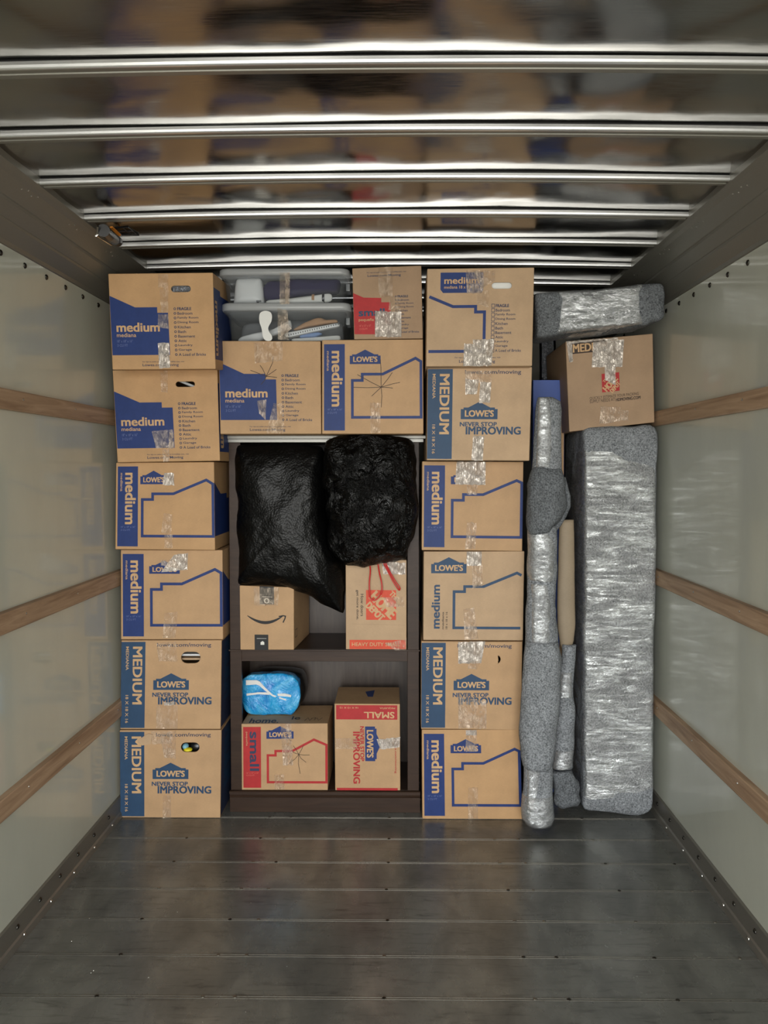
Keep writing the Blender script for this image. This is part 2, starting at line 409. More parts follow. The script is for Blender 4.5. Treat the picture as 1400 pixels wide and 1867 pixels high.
def print_B(F, size='medium', sub='mediana', m=BLUE, m2=TAN, dims='18" x 18" x 16"', cu='3 CU FT', pm=None, faint=FAINT, lg=(.275, .105, .58, .258), pts=HOUSE):
    F.rect(.02, .045, .226, .965, pm or m)
    F.text(size, .095, .117, .205, .71, m2, 90, .032); F.text(sub, .048, .12, .073, .33, TAN, 90, .008)
    F.text(dims, .055, .73, .2, .75, faint, bold=.008); F.text(cu, .055, .765, .15, .787, faint, bold=.008)
    logo(F, *lg, BLUE); outline(F, m, pts)

def print_C(F):
    F.rect(0.003, .018, .243, .985, TEAL)
    F.text('MEDIUM', .118, .07, .213, .72, TAN, 90, .03); F.text('MEDIANA', .05, .07, .079, .335, TAN, 90, .012)
    F.text('18 X 18 X 16', .05, .615, .079, .93, TAN, 90, .014)
    F.text('lowes.com/moving', .36, .03, .897, .085, NAVY, bold=.02)
    logo(F, .325, .37, .68, .557, TEAL)
    F.text('NEVER STOP', .317, .587, .675, .635, TEAL, bold=.035); F.text('IMPROVING', .375, .637, .908, .722, TEAL, bold=.035)

# ------------------------------------------------------------------ cartons
def carton(quad, Yf, depth, base, label, front, holes=(), side=None, top=None, shift=0.0, group='stacked moving boxes', name='moving_box', zmin=None, leftside=None, rise=0.0):
    q = [at(x, y, Yf) for x, y in quad]                       # TL TR BR BL
    if zmin is not None:
        for p in q[2:]: p.z = zmin
    bk = [p + Vector((shift, depth, rise)) for p in q]
    org = (q[2] + q[3]) / 2
    F = Face(*q)
    m = MB(); verts = [tuple(p) for p in q + bk]
    m.add(verts, [(1, 0, 4, 5), (3, 2, 6, 7), (0, 3, 7, 4), (2, 1, 5, 6), (7, 6, 5, 4)], base)   # closed except front
    outer = [(0, 0), (1, 0), (1, 1), (0, 1)]
    loops = [[Vector((u * F.W, v * F.H, 0)) for u, v in outer]]; uv = list(outer)
    for h in holes:
        loops.append([Vector((u * F.W, v * F.H, 0)) for u, v in h]); uv += h
    if holes:
        tris = tessellate_polygon(loops); m.add([F.P(u, v) for u, v in uv], [tuple(t) for t in tris], base)
        for h in holes:
            n = len(h); m.add([F.P(u, v) for u, v in h] + [F.P(u, v, -.006) for u, v in h], [(i, (i + 1) % n, (i + 1) % n + n, i + n) for i in range(n)], base)
    else: m.add([F.P(u, v) for u, v in outer], [(0, 3, 2, 1)], base)
    me = bpy.data.meshes.new('carton'); me.from_pydata(m.v, [], m.f); bm = bmesh.new(); bm.from_mesh(me)
    bmesh.ops.remove_doubles(bm, verts=bm.verts, dist=1e-5); bmesh.ops.recalc_face_normals(bm, faces=bm.faces)
    corner = [Vector(v) for v in verts]
    def oncorner(e):
        return all(min((v.co - c).length for c in corner) < 1e-4 for v in e.verts)
    es = [e for e in bm.edges if len(e.link_faces) == 2 and e.calc_face_angle(0) > .5 and oncorner(e)]
    bmesh.ops.bevel(bm, geom=es, offset=.0028, segments=2, affect='EDGES', profile=.5)
    fin = MB(); fin.add([v.co.copy() for v in bm.verts], [], base); bm.verts.index_update()
    for f in bm.faces: fin.f.append(tuple(v.index for v in f.verts)); fin.m.append(0)
    bm.free(); bpy.data.meshes.remove(me)
    front(F)
    faces = [F]
    if side:
        S2 = Face(q[1], bk[1], bk[2], q[2]); side(S2); faces.append(S2)
    if leftside:
        S2 = Face(bk[0], q[0], q[3], bk[3]); leftside(S2); faces.append(S2)
    if top:
        S2 = Face(bk[0], bk[1], q[1], q[0]); top(S2); faces.append(S2)
    for fc in faces:
        for mi, mm in enumerate(fc.mb.mats):
            pass
        off = len(fin.v); fin.v += fc.mb.v
        for f, k in zip(fc.mb.f, fc.mb.m): fin.f.append(tuple(i + off for i in f)); fin.m.append(fin.mi(fc.mb.mats[k]))
    o = fin.build(name, origin=org); tag(o, label, 'box', group)
    return o, F

_to = [0]
def tape(par, Z, pts, Yf, m, wob=.0012, n=10):
    """a strip of tape over a four-cornered patch TL TR BR BL, ragged at its edges"""
    _to[0] += 1; off = .0016 + (_to[0] % 5) * .0004
    c = [at(*(Z(*p) if Z else p), Yf) for p in pts]
    W = (c[1] - c[0]).length; H = (c[3] - c[0]).length; nu = max(3, int(W / .009)); nv = max(4, int(H / .009)); sd = _to[0] * 3.7
    vs = []; fs = []
    for j in range(nv + 1):
        for i in range(nu + 1):
            u = i / nu; v = j / nv
            p = c[0] * (1 - u) * (1 - v) + c[1] * u * (1 - v) + c[2] * u * v + c[3] * (1 - u) * v
            k = noise.noise(Vector((p.x * 60, p.z * 60, sd)))
            e = wob if (j in (0, nv)) else wob * .35
            p = p + Vector((noise.noise(Vector((sd, p.z * 90, 1))) * e * (1.2 if i in (0, nu) else 0.3), -off - abs(k) * .0014, noise.noise(Vector((p.x * 160, sd, 5))) * e * (3.5 if j in (0, nv) else 0)))
            vs.append(p)
    for j in range(nv):
        for i in range(nu): a = j * (nu + 1) + i; fs.append((a, a + 1, a + nu + 2, a + nu + 1))
    b = MB(); b.add(vs, fs, m)
    return b.build('tape', par, smooth=True, origin=(c[0] + c[2]) / 2)

def R4(a, b, x0, y0): return [(a, b), (x0, b), (x0, y0), (a, y0)]     # rectangle TL TR BR BL

# ------------------------------------------------------------------ soft bodies
def resample(poly, n):
    p = [Vector(a) for a in poly]; L = [(p[(i + 1) % len(p)] - p[i]).length for i in range(len(p))]; T = sum(L); out = []
    i = 0; acc = 0
    for k in range(n):
        t = T * k / n
        while acc + L[i] < t: acc += L[i]; i += 1
        out.append(p[i].lerp(p[(i + 1) % len(p)], (t - acc) / L[i]))
    return out
def smooth_loop(p, it):
    for _ in range(it): p = [(p[i - 1] + p[i] * 2 + p[(i + 1) % len(p)]) / 4 for i in range(len(p))]
    return p
def puff(mb, px, Y, front, back, m, n=2.4, nb=2.4, N=96, K=22, sm=2, amp=.008, fr=7, amp2=0, fr2=30, seed=0, ys=None):
    """closed soft body: silhouette px at depth Y, bulging towards the viewer and away"""
    lp = smooth_loop(resample([at(x, y, ys or Y) for x, y in px], N), sm); lp = [Vector((p.x, Y, p.z)) for p in lp]; c = sum(lp, Vector()) / N
    vs = [c + Vector((0, -front, 0))]; fs = []; rings = []
    for k in range(1, 2 * K):
        t = pi * k / (2 * K) - pi / 2      # -90..90
        nn = n if t < 0 else nb; s = abs(cos(t)) ** (2 / nn); y = (-front if t < 0 else back) * abs(sin(t)) ** (2 / nn)
        rings.append(len(vs))
        for p in lp: q = c + (p - c) * s; vs.append(Vector((q.x, q.y + y, q.z)))
    vs.append(c + Vector((0, back, 0)))
    for i in range(N): fs.append((0, rings[0] + (i + 1) % N, rings[0] + i))
    for a, b in zip(rings, rings[1:]):
        for i in range(N): fs.append((a + i, a + (i + 1) % N, b + (i + 1) % N, b + i))
    e = len(vs) - 1
    for i in range(N): fs.append((rings[-1] + i, rings[-1] + (i + 1) % N, e))
    out = []
    for v in vs:
        d = noise.noise_vector(v * fr + Vector((seed, seed * 2, 0))) * amp
        if amp2: d += noise.noise_vector(v * fr2 + Vector((0, seed, 0))) * amp2
        out.append(v + d)
    mb.add(out, fs, m); return mb
def roll(mb, rows, Y, m, dep=1.0, N=40, step=.018, amp=.006, fr=9, amp2=.0, fr2=30, seed=0, flat=2.0, arc=None, capr=.7):
    """upright rolled body: rows of (py, x left, x right) seen at depth Y"""
    R = sorted(rows); pts = [(at(r[1], r[0], Y), at(r[2], r[0], Y)) for r in R]
    zs = [p[0].z for p in pts]; z = zs[0]; rings = []
    while z > zs[-1] + 1e-6:
        rings.append(z); z -= step
    rings.append(zs[-1]); vs = []; fs = []
    def val(z):
        for i in range(len(zs) - 1):
            if zs[i] >= z >= zs[i + 1] - 1e-9:
                t = (zs[i] - z) / max(1e-9, zs[i] - zs[i + 1]); t = t * t * (3 - 2 * t) * .6 + t * .4
                return pts[i][0].x * (1 - t) + pts[i + 1][0].x * t, pts[i][1].x * (1 - t) + pts[i + 1][1].x * t
        return pts[-1][0].x, pts[-1][1].x
    full = [(rings[0], capr * .5)] + [(zz, 1) for zz in rings] + [(rings[-1], capr * .5)]
    a0, a1 = arc or (0, 2 * pi); closed = arc is None; M = N if closed else N + 1
    for zz, k in full:
        xa, xb = val(zz); cx = (xa + xb) / 2; r = (xb - xa) / 2 * k
        for i in range(M):
            a = a0 + (a1 - a0) * i / N; ca, sa = cos(a), sin(a)
            ca = math.copysign(abs(ca) ** (2 / flat), ca); sa = math.copysign(abs(sa) ** (2 / flat), sa)
            p = Vector((cx + r * ca, Y + r * dep * sa, zz))
            d = noise.noise_vector(p * fr + Vector((seed, 0, 0))) * amp
            if amp2: d += noise.noise_vector(p * fr2 + Vector((seed, 0, 0))) * amp2
            vs.append(p + d)
    for k in range(len(full) - 1):
        for i in range(N): 
            j = (i + 1) % M if closed else i + 1
            fs.append((k * M + i, k * M + j, (k + 1) * M + j, (k + 1) * M + i))
    if closed: fs += [tuple(range(M)), tuple(range(len(full) * M - 1, (len(full) - 1) * M - 1, -1))]
    mb.add(vs, fs, m); return mb

# ================================================================== THE TRUCK BODY
def struct(name, mb, parent=None, **k):
    o = mb.build(name, parent, **k)
    if parent is None: o['kind'] = 'structure'
    return o
# floor with cross seams
m = MB(); m.box((XL - .03, OPEN_Y, -.05), (XR + .03, BACK_Y, 0), FLOOR)
seams = []
y = 2.833 - .1965 * 20
while y < BACK_Y:
    if y > OPEN_Y + .05: seams.append(y)
    y += .1965
for y in seams:
    for d in (-.0045, .0045): m.box((XL + .019, y + d - .0007, -.001), (XR - .019, y + d + .0007, .0010), SEAM)
    for x in (-.91, -.595, -.497, -.05, .4, .5, .82, 1.09):
        m.dome((x + random.uniform(-.004, .004), y, .0012), (0, 0, 1), .0065, SEAM if random.random() < .6 else DRIVET, .35)
for i in range(60): m.dome((random.uniform(-1.1, 1.05), random.uniform(2, 3.3), 0), (0, 0, 1), random.uniform(.001, .0022), STEEL, .5, 5)
struct('floor', m)
# side walls with rivets along the top
ry = [2.477 + .1583 * i for i in range(-26, 14)]
for side, X, sg in (('left', XL, 1), ('right', XR, -1)):
    m = MB(); m.box((min(X, X - sg * .03), OPEN_Y, 0), (max(X, X - sg * .03), BACK_Y, 2.62), WALL)
    m.box((min(X, X + sg * .0012), OPEN_Y, 2.2975), (max(X, X + sg * .0012), BACK_Y, 2.3), STEEL)
    for yy in ry: 
        if OPEN_Y < yy < BACK_Y: m.dome((X, yy - .02, 2.268), (sg, 0, 0), .0105, DRIVET, .6, 12)
    struct('wall_' + side, m)
m = MB(); m.box((XL, BACK_Y, 0), (XR, BACK_Y + .03, 2.62), RAILM); struct('wall_front', m)
# riveted steel skirting
for side, X, sg in (('left', XL, 1), ('right', XR, -1)):
    m = MB()
    prof = [(X, 0), (X, .098), (X + sg * .012, .098), (X + sg * .010, .034), (X + sg * .010, .030), (X + sg * .015, .024), (X + sg * .018, .004), (X + sg * .018, .0)]
    m.prism(prof, OPEN_Y, BACK_Y, SKIRT)
    for yy in ry:
        if OPEN_Y < yy < BACK_Y: m.dome((X + sg * .0125, yy, .068), (sg, 0, 0), .0085, DRIVET, .6, 10)
    for yy in seams: m.dome((X + sg * .0155, yy - .12, .018), (sg, 0, .4), .006, STEEL, .6, 8)
    struct('baseboard_' + side, m)
# wooden battens
k = 1
for side, X, sg in (('left', XL, 1), ('right', XR, -1)):
    for z0, z1 in ((1.768, 1.836), (1.052, 1.122), (.462, .536)):
        m = MB(); m.prism([(X, z0), (X, z1), (X + sg * .019, z1 - .002), (X + sg * .021, z1 - .006), (X + sg * .021, z0 + .004), (X + sg * .018, z0)], OPEN_Y, BACK_Y, BATTEN)
        yy = 2.5 - .41 * 9 + (.05 if sg > 0 else .1)
        while yy < 4.5:
            if yy > OPEN_Y: m.dome((X + sg * .021, yy, (z0 + z1) / 2 + .006), (sg, 0, 0), .0045, STEEL, .5, 8)
            yy += .41
        struct('trim_%d' % k, m); k += 1
# upper cove rails (riveted, ribbed)
for side, X, sg in (('left', XL, 1), ('right', XR, -1)):
    m = MB(); P = lambda d, z: (X + sg * d, z)
    prof = [P(.0, 2.30), P(.006, 2.30), P(.010, 2.312), P(.045, 2.350), P(.048, 2.3575), P(.052, 2.358), P(.082, 2.392), P(.085, 2.40), P(.09, 2.401), P(.128, 2.443), P(.14, 2.452), P(.15, 2.462), P(.15, 2.50), P(0, 2.50)]
    m.prism(prof, OPEN_Y, BACK_Y, RAILM)
    for yb in [1.76 + .3395 * i for i in range(-9, 9)]:
        for dy, t in ((-.05, .75), (-.02, .9), (.01, .75), (.04, .9)):
            d = .09 + .038 * t; m.dome(P(d, 2.401 + .042 * t)[:1] + (yb + dy - .03,) + (2.401 + .042 * t,), (sg * .7, 0, -.7), .0032, STEEL, .5, 6)
    struct('trim_%d' % k, m); k += 1
# roof: shiny sheet slightly crowned and cross bows
m = MB(); nx, ny = 40, 130; XC = (XL + XR) / 2; HW = (XR - XL) / 2
def crown(x): return .017 * (1 - ((x - XC) / HW) ** 2)
vs = []; fs = []
for j in range(ny + 1):
    yy = OPEN_Y + (BACK_Y - OPEN_Y) * j / ny
    for i in range(nx + 1):
        x = XL + (XR - XL) * i / nx
        ph = (yy - 1.734) / .3395; sag = -.006 * sin(pi * (ph % 1)) ** 2
        vs.append((x, yy, 2.483 + crown(x) + sag + .004 * noise.noise(Vector((x * 1.3, yy * 3, 3)))))
for j in range(ny):
    for i in range(nx): a = j * (nx + 1) + i; fs.append((a, a + 1, a + nx + 2, a + nx + 1))
m.add(vs, fs, ROOF)
o = struct('ceiling', m, smooth=True)
# bow profile (y, z) hanging under the sheet: bright face, strip for the dark gap, underside darkened in its colour
yb = 1.734 - .3395 * 9
while yb < BACK_Y - .1:
    m = MB()
    def sweep(prof, mt):
        vs = []; fs = []; n = len(prof); N = 32
        for i in range(N + 1):
            x = XL + .1 + (XR - XL - .2) * i / N
            for (a, b) in prof: vs.append((x, yb + a, 2.462 + crown(x) + b))
        for i in range(N):
            for j in range(n): fs.append((i * n + j, (i + 1) * n + j, (i + 1) * n + (j + 1) % n, i * n + (j + 1) % n))
        fs += [tuple(range(n)), tuple(range(N * n + n - 1, N * n - 1, -1))]
        m.add(vs, fs, mt)
    sweep([(.004, .024), (.004, .017), (.03, .017), (.03, .024)], GAP_DARK)                                     # near-black strip standing in for the dark gap under the sheet
    sweep([(-.001, .0178), (-.003, .016), (-.004, .008), (-.0035, .002), (-.001, .0), (.004, .0), (.004, .0178)], BOW)      # bright face
    sweep([(.0042, .0), (.012, .0), (.014, .003), (.024, .003), (.026, .0005), (.036, .0005), (.038, .003), (.047, .003), (.05, .007), (.05, .024), (.0045, .024), (.0045, .004)], BOW_DIM)
    struct('trim_%d' % k, m); k += 1; yb += .3395

# ================================================================== CARTONS
YF = 3.412; D18 = .457
hs = lambda cu, cv, wu, hv: stadium(cu, cv, wu, hv, .46, .41)
def sideA(F):  # blue house shape and the word on the side panel
    F.poly([(0, .15), (.35, .15), (.35, .2), (1, .2), (1, .9), (0, .9)], BLUE); F.text('medium', .05, .28, .22, .86, TAN, 90, .03)
def sideB(F): F.poly([(0, .23), (.25, .37), (.5, .37), (.5, .43), (.6, .43), (.6, .845), (0, .845)], BLUE)
def sideC(F): F.rect(0.01, .015, .98, .985, NAVY); F.text('MEDIUM', .12, .06, .45, .72, TEAL, 90, .03)
none = lambda F: None
YL = 3.2                                         # the upper left boxes stand a little proud of the rest
STK = 'medium moving boxes in the left stack'; STK2 = 'medium moving boxes in the stack right of the bookcase'
L1, F = carton([(197, 499), (388, 497), (393, 672.5), (205, 674)], 3.13, D18 - .05, CB[0], 'brown medium checklist box, topmost of the far left stack', print_A, [hs(.69, .165, .19, .068)], sideA, group=STK, shift=-.02, rise=.04)
tape(L1, Za, R4(362, 68, 424, 150), 3.13, TAPE_F); tape(L1, Za, [(370, 150), (424, 150), (424, 300), (380, 300)], 3.13, TAPE_F)
tape(L1, Za, [(362, 310), (424, 312), (426, 400), (360, 388)], 3.13, TAPE_F); tape(L1, Za, [(360, 486), (428, 484), (436, 636), (370, 640)], 3.13, TAPE_S)
L2, F = carton([(205, 675), (396, 673), (401, 840), (214, 843)], 3.3, D18, CB[0], 'brown medium checklist box, second from top of the far left stack', print_A, [hs(.69, .16, .185, .06)], sideA, group=STK)
tape(L2, Za, [(370, 650), (420, 650), (420, 790), (380, 780)], 3.3, TAPE_F); tape(L2, Za, [(322, 1020), (450, 1010), (458, 1130), (350, 1125)], 3.3, TAPE_F)
tape(L2, Za, [(428, 1030), (456, 1030), (460, 1120), (426, 1130)], 3.3, TAPE_M); tape(L2, Za, [(385, 1130), (430, 1130), (430, 1205), (395, 1205)], 3.3, TAPE_M)
L3, F = carton([(211.5, 843.5), (390, 842), (392, 1003), (210, 1001.5)], 3.35, D18 + .01, CB[0], 'dented brown medium box with blue house outline, third from top of the far left stack', lambda F: print_B(F, lg=(.25, .095, .52, .25), pts=[(.27, .845), (.27, .425), (.375, .425), (.375, .36), (.585, .36), (.92, .205), (.985, .25), (.985, .845)]), (), sideB, group=STK)
tape(L3, Zb, [(400, 108), (458, 105), (460, 182), (390, 180)], 3.35, TAPE_S); tape(L3, Zb, [(395, 350), (450, 360), (440, 480), (380, 470)], 3.35, TAPE_F); tape(L3, Zb, [(400, 480), (450, 480), (450, 565), (400, 565)], 3.35, TAPE_F)
L4, F = carton([(220, 1002.5), (405.5, 1003), (406.5, 1166), (220.5, 1166)], 3.39, D18, CB[1], 'brown medium box with blue house outline, fourth from top of the far left stack', lambda F: print_B(F, lg=(.28, .12, .58, .265), pts=[(.3, .84), (.3, .44), (.4, .44), (.4, .378), (.6, .378), (.925, .215), (.985, .255), (.985, .84)]), (), sideB, group=STK)
tape(L4, Zb, [(460, 602), (543, 595), (540, 695), (380, 710)], 3.39, TAPE_S); tape(L4, Zb, [(378, 636), (460, 632), (500, 690), (380, 668)], 3.39, TAPE_M); tape(L4, Zb, [(400, 960), (480, 950), (470, 1110), (390, 1110)], 3.39, TAPE_F)
L5, F = carton([(221, 1167.5), (404, 1167), (402, 1329.5), (219, 1329.5)], YF, D18, CB[1], 'brown medium box with slogan print, second from bottom of the far left stack', print_C, [hs(.695, .195, .195, .13)], sideC, group=STK)
tape(L5, Zc, [(350, 75), (470, 68), (480, 190), (365, 185)], YF, TAPE_F); tape(L5, Zc, [(395, 436), (462, 430), (462, 450), (400, 454)], YF, TAPE_S); tape(L5, Zc, [(350, 455), (480, 450), (480, 595), (350, 595)], YF, TAPE_F)
L6, F = carton([(218, 1331.5), (403.5, 1331), (401.5, 1495), (219, 1492)], YF, D18, CB[1], 'brown medium box with slogan print and torn tape, bottom of the far left stack', print_C, [hs(.695, .195, .185, .11)], sideC, group=STK, zmin=.0015)
tape(L6, Zc, [(320, 610), (440, 606), (440, 680), (325, 690)], YF, TAPE_F); tape(L6, Zc, [(372, 626), (470, 606), (468, 775), (400, 770)], YF, TAPE_M); tape(L6, Zc, [(390, 1000), (440, 1000), (440, 1140), (390, 1140)], YF, TAPE_F)
b = MB(); c = [at(*Zc(*p), YF - .004) for p in ((232, 668), (300, 625), (324, 630), (318, 688), (262, 698))]
b.add(c + [p + Vector((0, .0025, 0)) for p in c], [(0, 1, 2, 3, 4), (9, 8, 7, 6, 5)] + [(i, (i + 1) % 5, (i + 1) % 5 + 5, i + 5) for i in range(5)], CB[2]); b.build('torn_paper_flap', L6, origin=c[0])

def print_R1(F):
    F.poly([(.125, .042), (.525, .042), (.525, .225), (.51, .25), (.15, .25), (.125, .215)], BLUE)
    F.text('medium', .16, .09, .487, .158, TAN, bold=.03); F.text('mediana 18 x 18 x 16', .16, .175, .485, .207, TAN, bold=.012)
    F.stroke([(.022, .287), (.245, .39), (.458, .39), (.458, .447), (.542, .447), (.542, .85)], .028, BLUE); F.stroke([(.02, .848), (.545, .848)], .028, BLUE)
    print_list(F, .622, .385, .0457, NAVY, True, .93)
    F.text('For tips to make your move incredibly easy, visit', .27, .905, .70, .922, NAVY, bold=.01); F.text('Lowes.com/Moving', .31, .935, .65, .975, NAVY, bold=.025)
R1, F = carton([(779, 490), (974, 487.5), (970, 667), (776.8, 668)], 3.2, D18, CB[2], 'pale brown box with square checkboxes, top of the stack right of bookcase', print_R1, [hs(.70, .18, .19, .066)], group=STK2)
tape(R1, Zh, [(500, 66), (660, 66), (655, 275), (510, 280)], 3.2, TAPE_M); tape(R1, Zh, [(570, 70), (770, 70), (765, 160), (640, 240)], 3.2, TAPE_M); tape(R1, Zh, [(600, 260), (715, 250), (710, 410), (600, 370)], 3.2, TAPE_F)
tape(R1, Zh, [(485, 740), (560, 745), (640, 950), (475, 945)], 3.2, TAPE_S); tape(R1, Zh, [(565, 700), (760, 700), (735, 945), (560, 945)], 3.2, TAPE_S)
R2, F = carton([(779.3, 670), (970, 669), (965, 840), (777.8, 839)], 3.27, D18, CB[2], 'brown medium box with slogan print, second from top in the stack right of bookcase', print_C, group=STK2)
tape(R2, Zh, R4(495, 990, 735, 1100), 3.27, TAPE_M); tape(R2, Zh, [(495, 1060), (620, 1075), (600, 1205), (495, 1210)], 3.27, TAPE_S); tape(R2, Zh, [(632, 1090), (735, 1095), (722, 1280), (620, 1290)], 3.27, TAPE_S); tape(R2, Zh, [(568, 1585), (670, 1588), (655, 1815), (550, 1812)], 3.27, TAPE_S)
R3, F = carton([(769.7, 841), (954.3, 842), (952, 1005), (768.7, 1003)], 3.4, D18, CB[1], 'brown medium box with blue house outline, third from top right of bookcase', lambda F: print_B(F, lg=(.285, .105, .6, .255), pts=[(.3, .845), (.3, .435), (.41, .435), (.41, .37), (.605, .37), (.935, .21), (.985, .235), (.985, .845)]), group=STK2)
tape(R3, Zi, [(440, 60), (722, 65), (718, 290), (425, 285)], 3.4, TAPE_S); tape(R3, Zi, [(540, 290), (645, 290), (640, 385), (540, 380)], 3.4, TAPE_M); tape(R3, Zi, [(540, 650), (635, 660), (620, 910), (520, 915)], 3.4, TAPE_M)
def print_R4(F):
    logo(F, .075, .065, .427, .245, TEAL); F.text('medium', .08, .375, .165, .87, TEAL, -90, .035)
    F.text('mediana', .185, .68, .206, .875, DARK, -90, .012); F.text('18 x 18 x 16', .222, .68, .242, .875, DARK, -90, .012)
    F.stroke([(.975, .27), (.93, .243), (.6, .395), (.41, .395), (.41, .452), (.305, .452), (.305, .86), (.972, .86)], .027, TEAL)
R4b, F = carton([(772.5, 1005.5), (956, 1005), (953.3, 1168), (771.5, 1167)], YF, D18, CB[2], 'pale brown medium box with upright blue word at left edge, right of bookcase', print_R4, group=STK2)
tape(R4b, Zi, [(538, 938), (684, 938), (680, 1075), (536, 1075)], YF, TAPE_S); tape(R4b, Zi, [(585, 1075), (690, 1070), (692, 1270), (596, 1288)], YF, TAPE_M); tape(R4b, Zi, [(505, 1495), (610, 1480), (650, 1790), (515, 1790)], YF, TAPE_M)
R5, F = carton([(768, 1169), (952, 1169.5), (948, 1329.5), (767.5, 1329)], YF, D18, CB[1], 'brown medium box with slogan print and half-open hand hole, second from bottom right of bookcase', print_C, [[(.76, .15)] + [(.76 + .03 * sin(pi * i / 8) * 1, .205 - .045 * cos(pi * i / 8)) for i in range(9)] + [(.765, .26)]], group=STK2)
tape(R5, Zj, [(430, 100), (678, 98), (640, 300), (430, 300)], YF, TAPE_S); tape(R5, Zj, [(515, 290), (640, 270), (600, 355), (520, 345)], YF, TAPE_M); tape(R5, Zj, [(428, 610), (690, 640), (690, 898), (432, 895)], YF, TAPE_M)
R6, F = carton([(769, 1330.5), (948, 1330.5), (952, 1495), (770, 1494)], YF, D18, CB[0], 'brown medium box with blue house outline, bottom of the stack right of bookcase', lambda F: print_B(F, lg=(.29, .105, .6, .262), pts=[(.31, .845), (.31, .438), (.41, .438), (.41, .375), (.62, .375), (.94, .215), (.985, .24), (.985, .845)]), (), sideB, group=STK2, zmin=.0015)
tape(R6, Zj, [(500, 912), (600, 912), (600, 960), (500, 958)], YF, TAPE_S); tape(R6, Zj, [(500, 960), (600, 960), (600, 1110), (500, 1110)], YF, TAPE_M); tape(R6, Zj, R4(520, 1440, 612, 1730), YF, TAPE_F)

# ------------------------------------------------------------------ bookcase
BY0, BY1 = 3.475, 3.83
bx0 = at(419, 1300, BY0).x; bx1 = at(765, 1300, BY0).x; zt = at(590, 794.5, BY0).z; zs = at(590, 1184, BY0).z; zp = at(590, 1441, BY0).z
BC = empty('bookcase', ((bx0 + bx1) / 2, BY0, 0), 'dark brown wooden bookcase standing between the two box stacks', 'bookcase')
def part(name, fn, bevel=.0015, par=None):
    m = MB(); fn(m); return m.build(name, par or BC, bevel=bevel)
for a, b_ in ((bx0 + .004, bx0 + .024), (bx1 - .024, bx1 - .004)):
    part('side_panel', lambda m: m.box((a, BY0 + .02, .0), (b_, BY1, zt - .03), SHELFW))
sx = at(441, 1300, BY0).x - bx0
part('face_stile', lambda m: m.box((bx0 + .003, BY0, zp), (bx0 + sx, BY0 + .02, zt - .03), SHELFW))
part('face_stile', lambda m: m.box((bx1 - sx, BY0, zp), (bx1 - .003, BY0 + .02, zt - .03), SHELFW))
xt0 = at(403, 800, BY0).x; xt1 = at(776, 800, BY0).x
part('top_panel', lambda m: (m.box((xt0, BY0 - .02, zt - .014), (xt1, BY1, zt), EDGEM), m.box((xt0 + .01, BY0 - .012, zt - .03), (xt1 - .01, BY1, zt - .0145), EDGEM)))
part('back_panel', lambda m: m.box((bx0 + .02, BY1 - .008, .05), (bx1 - .02, BY1 - .002, zt - .03), BACKW))
part('shelf', lambda m: m.box((bx0 + .024, BY0 + .004, zs - .02), (bx1 - .024, BY1 - .008, zs), SHELFW))
part('shelf_rail', lambda m: m.box((bx0 + sx, BY0 + .0005, zs - .055), (bx1 - sx, BY0 + .0035, zs - .001), SHELFW))
part('shelf_rail', lambda m: m.box((bx0 - .002, BY0 - .006, zs - .008), (bx1 + .002, BY0 - .0005, zs - .001), SHELFW))
part('bottom_shelf', lambda m: m.box((bx0 + .024, BY0 + .004, zp - .02), (bx1 - .024, BY1 - .008, zp), SHELFW))
part('plinth', lambda m: m.prism([(BY0, .001), (BY0, zp - .034), (BY0 - .006, zp - .03), (BY0 - .008, zp - .024), (BY0 - .004, zp - .020), (BY0 - .004, zp - .017), (BY0 - .013, zp - .014), (BY0 - .013, zp - .003), (BY0 - .01, zp - .0005), (BY0 + .0035, zp - .0005), (BY0 + .0035, .001)], bx0 - .002, bx1 + .002, SHELFW, axis='X'), 0)

# cartons on and above the bookcase
zM = zt + .001
MG = 'medium moving boxes on top of the bookcase'
def star(F, c, rays, m=DARK, wd=.0055):
    for r in rays:
        F.stroke([c] + r, wd, m, off=.0013)
def printM1(F):
    print_A(F); star(F, (.463, .38), [[(.50, .30), (.53, .23), (.535, .17)], [(.43, .30), (.405, .26)], [(.36, .335), (.31, .315)], [(.52, .34), (.565, .305)], [(.52, .385), (.57, .392)], [(.45, .42), (.41, .47)]])
M1, F = carton([(398, 621.5), (584.3, 622), (585.7, 793), (401.5, 790)], 3.3, D18, CB[1], 'brown medium checklist box with pen star, left on the bookcase top', printM1, (), group=MG, zmin=zM)
tape(M1, Zd, [(255, 505), (440, 500), (438, 620), (262, 640)], 3.3, TAPE_F); tape(M1, Zd, [(275, 878), (335, 870), (330, 1000), (290, 960)], 3.3, TAPE_M); tape(M1, Zd, [(380, 895), (445, 890), (448, 1085), (335, 1085)], 3.3, TAPE_F)
def printM2(F):
    print_B(F); star(F, (.585, .505), [[(.583, .3), (.578, .21)], [(.65, .42), (.695, .35)], [(.70, .47), (.77, .455)], [(.66, .51), (.70, .515)], [(.53, .56), (.49, .6)], [(.45, .51), (.31, .505)], [(.5, .46), (.35, .37)], [(.592, .6), (.585, .72)]])
M2, F = carton([(587, 620), (771, 618.5), (772, 790), (587, 791)], 3.3, D18, CB[1], 'brown medium house-outline box with pen star, right on the bookcase top', printM2, group=MG, zmin=zM)
tape(M2, Zd, [(995, 890), (1062, 892), (1062, 985), (1000, 985)], 3.3, TAPE_M); tape(M2, Zd, R4(998, 985, 1062, 1085), 3.3, TAPE_F)
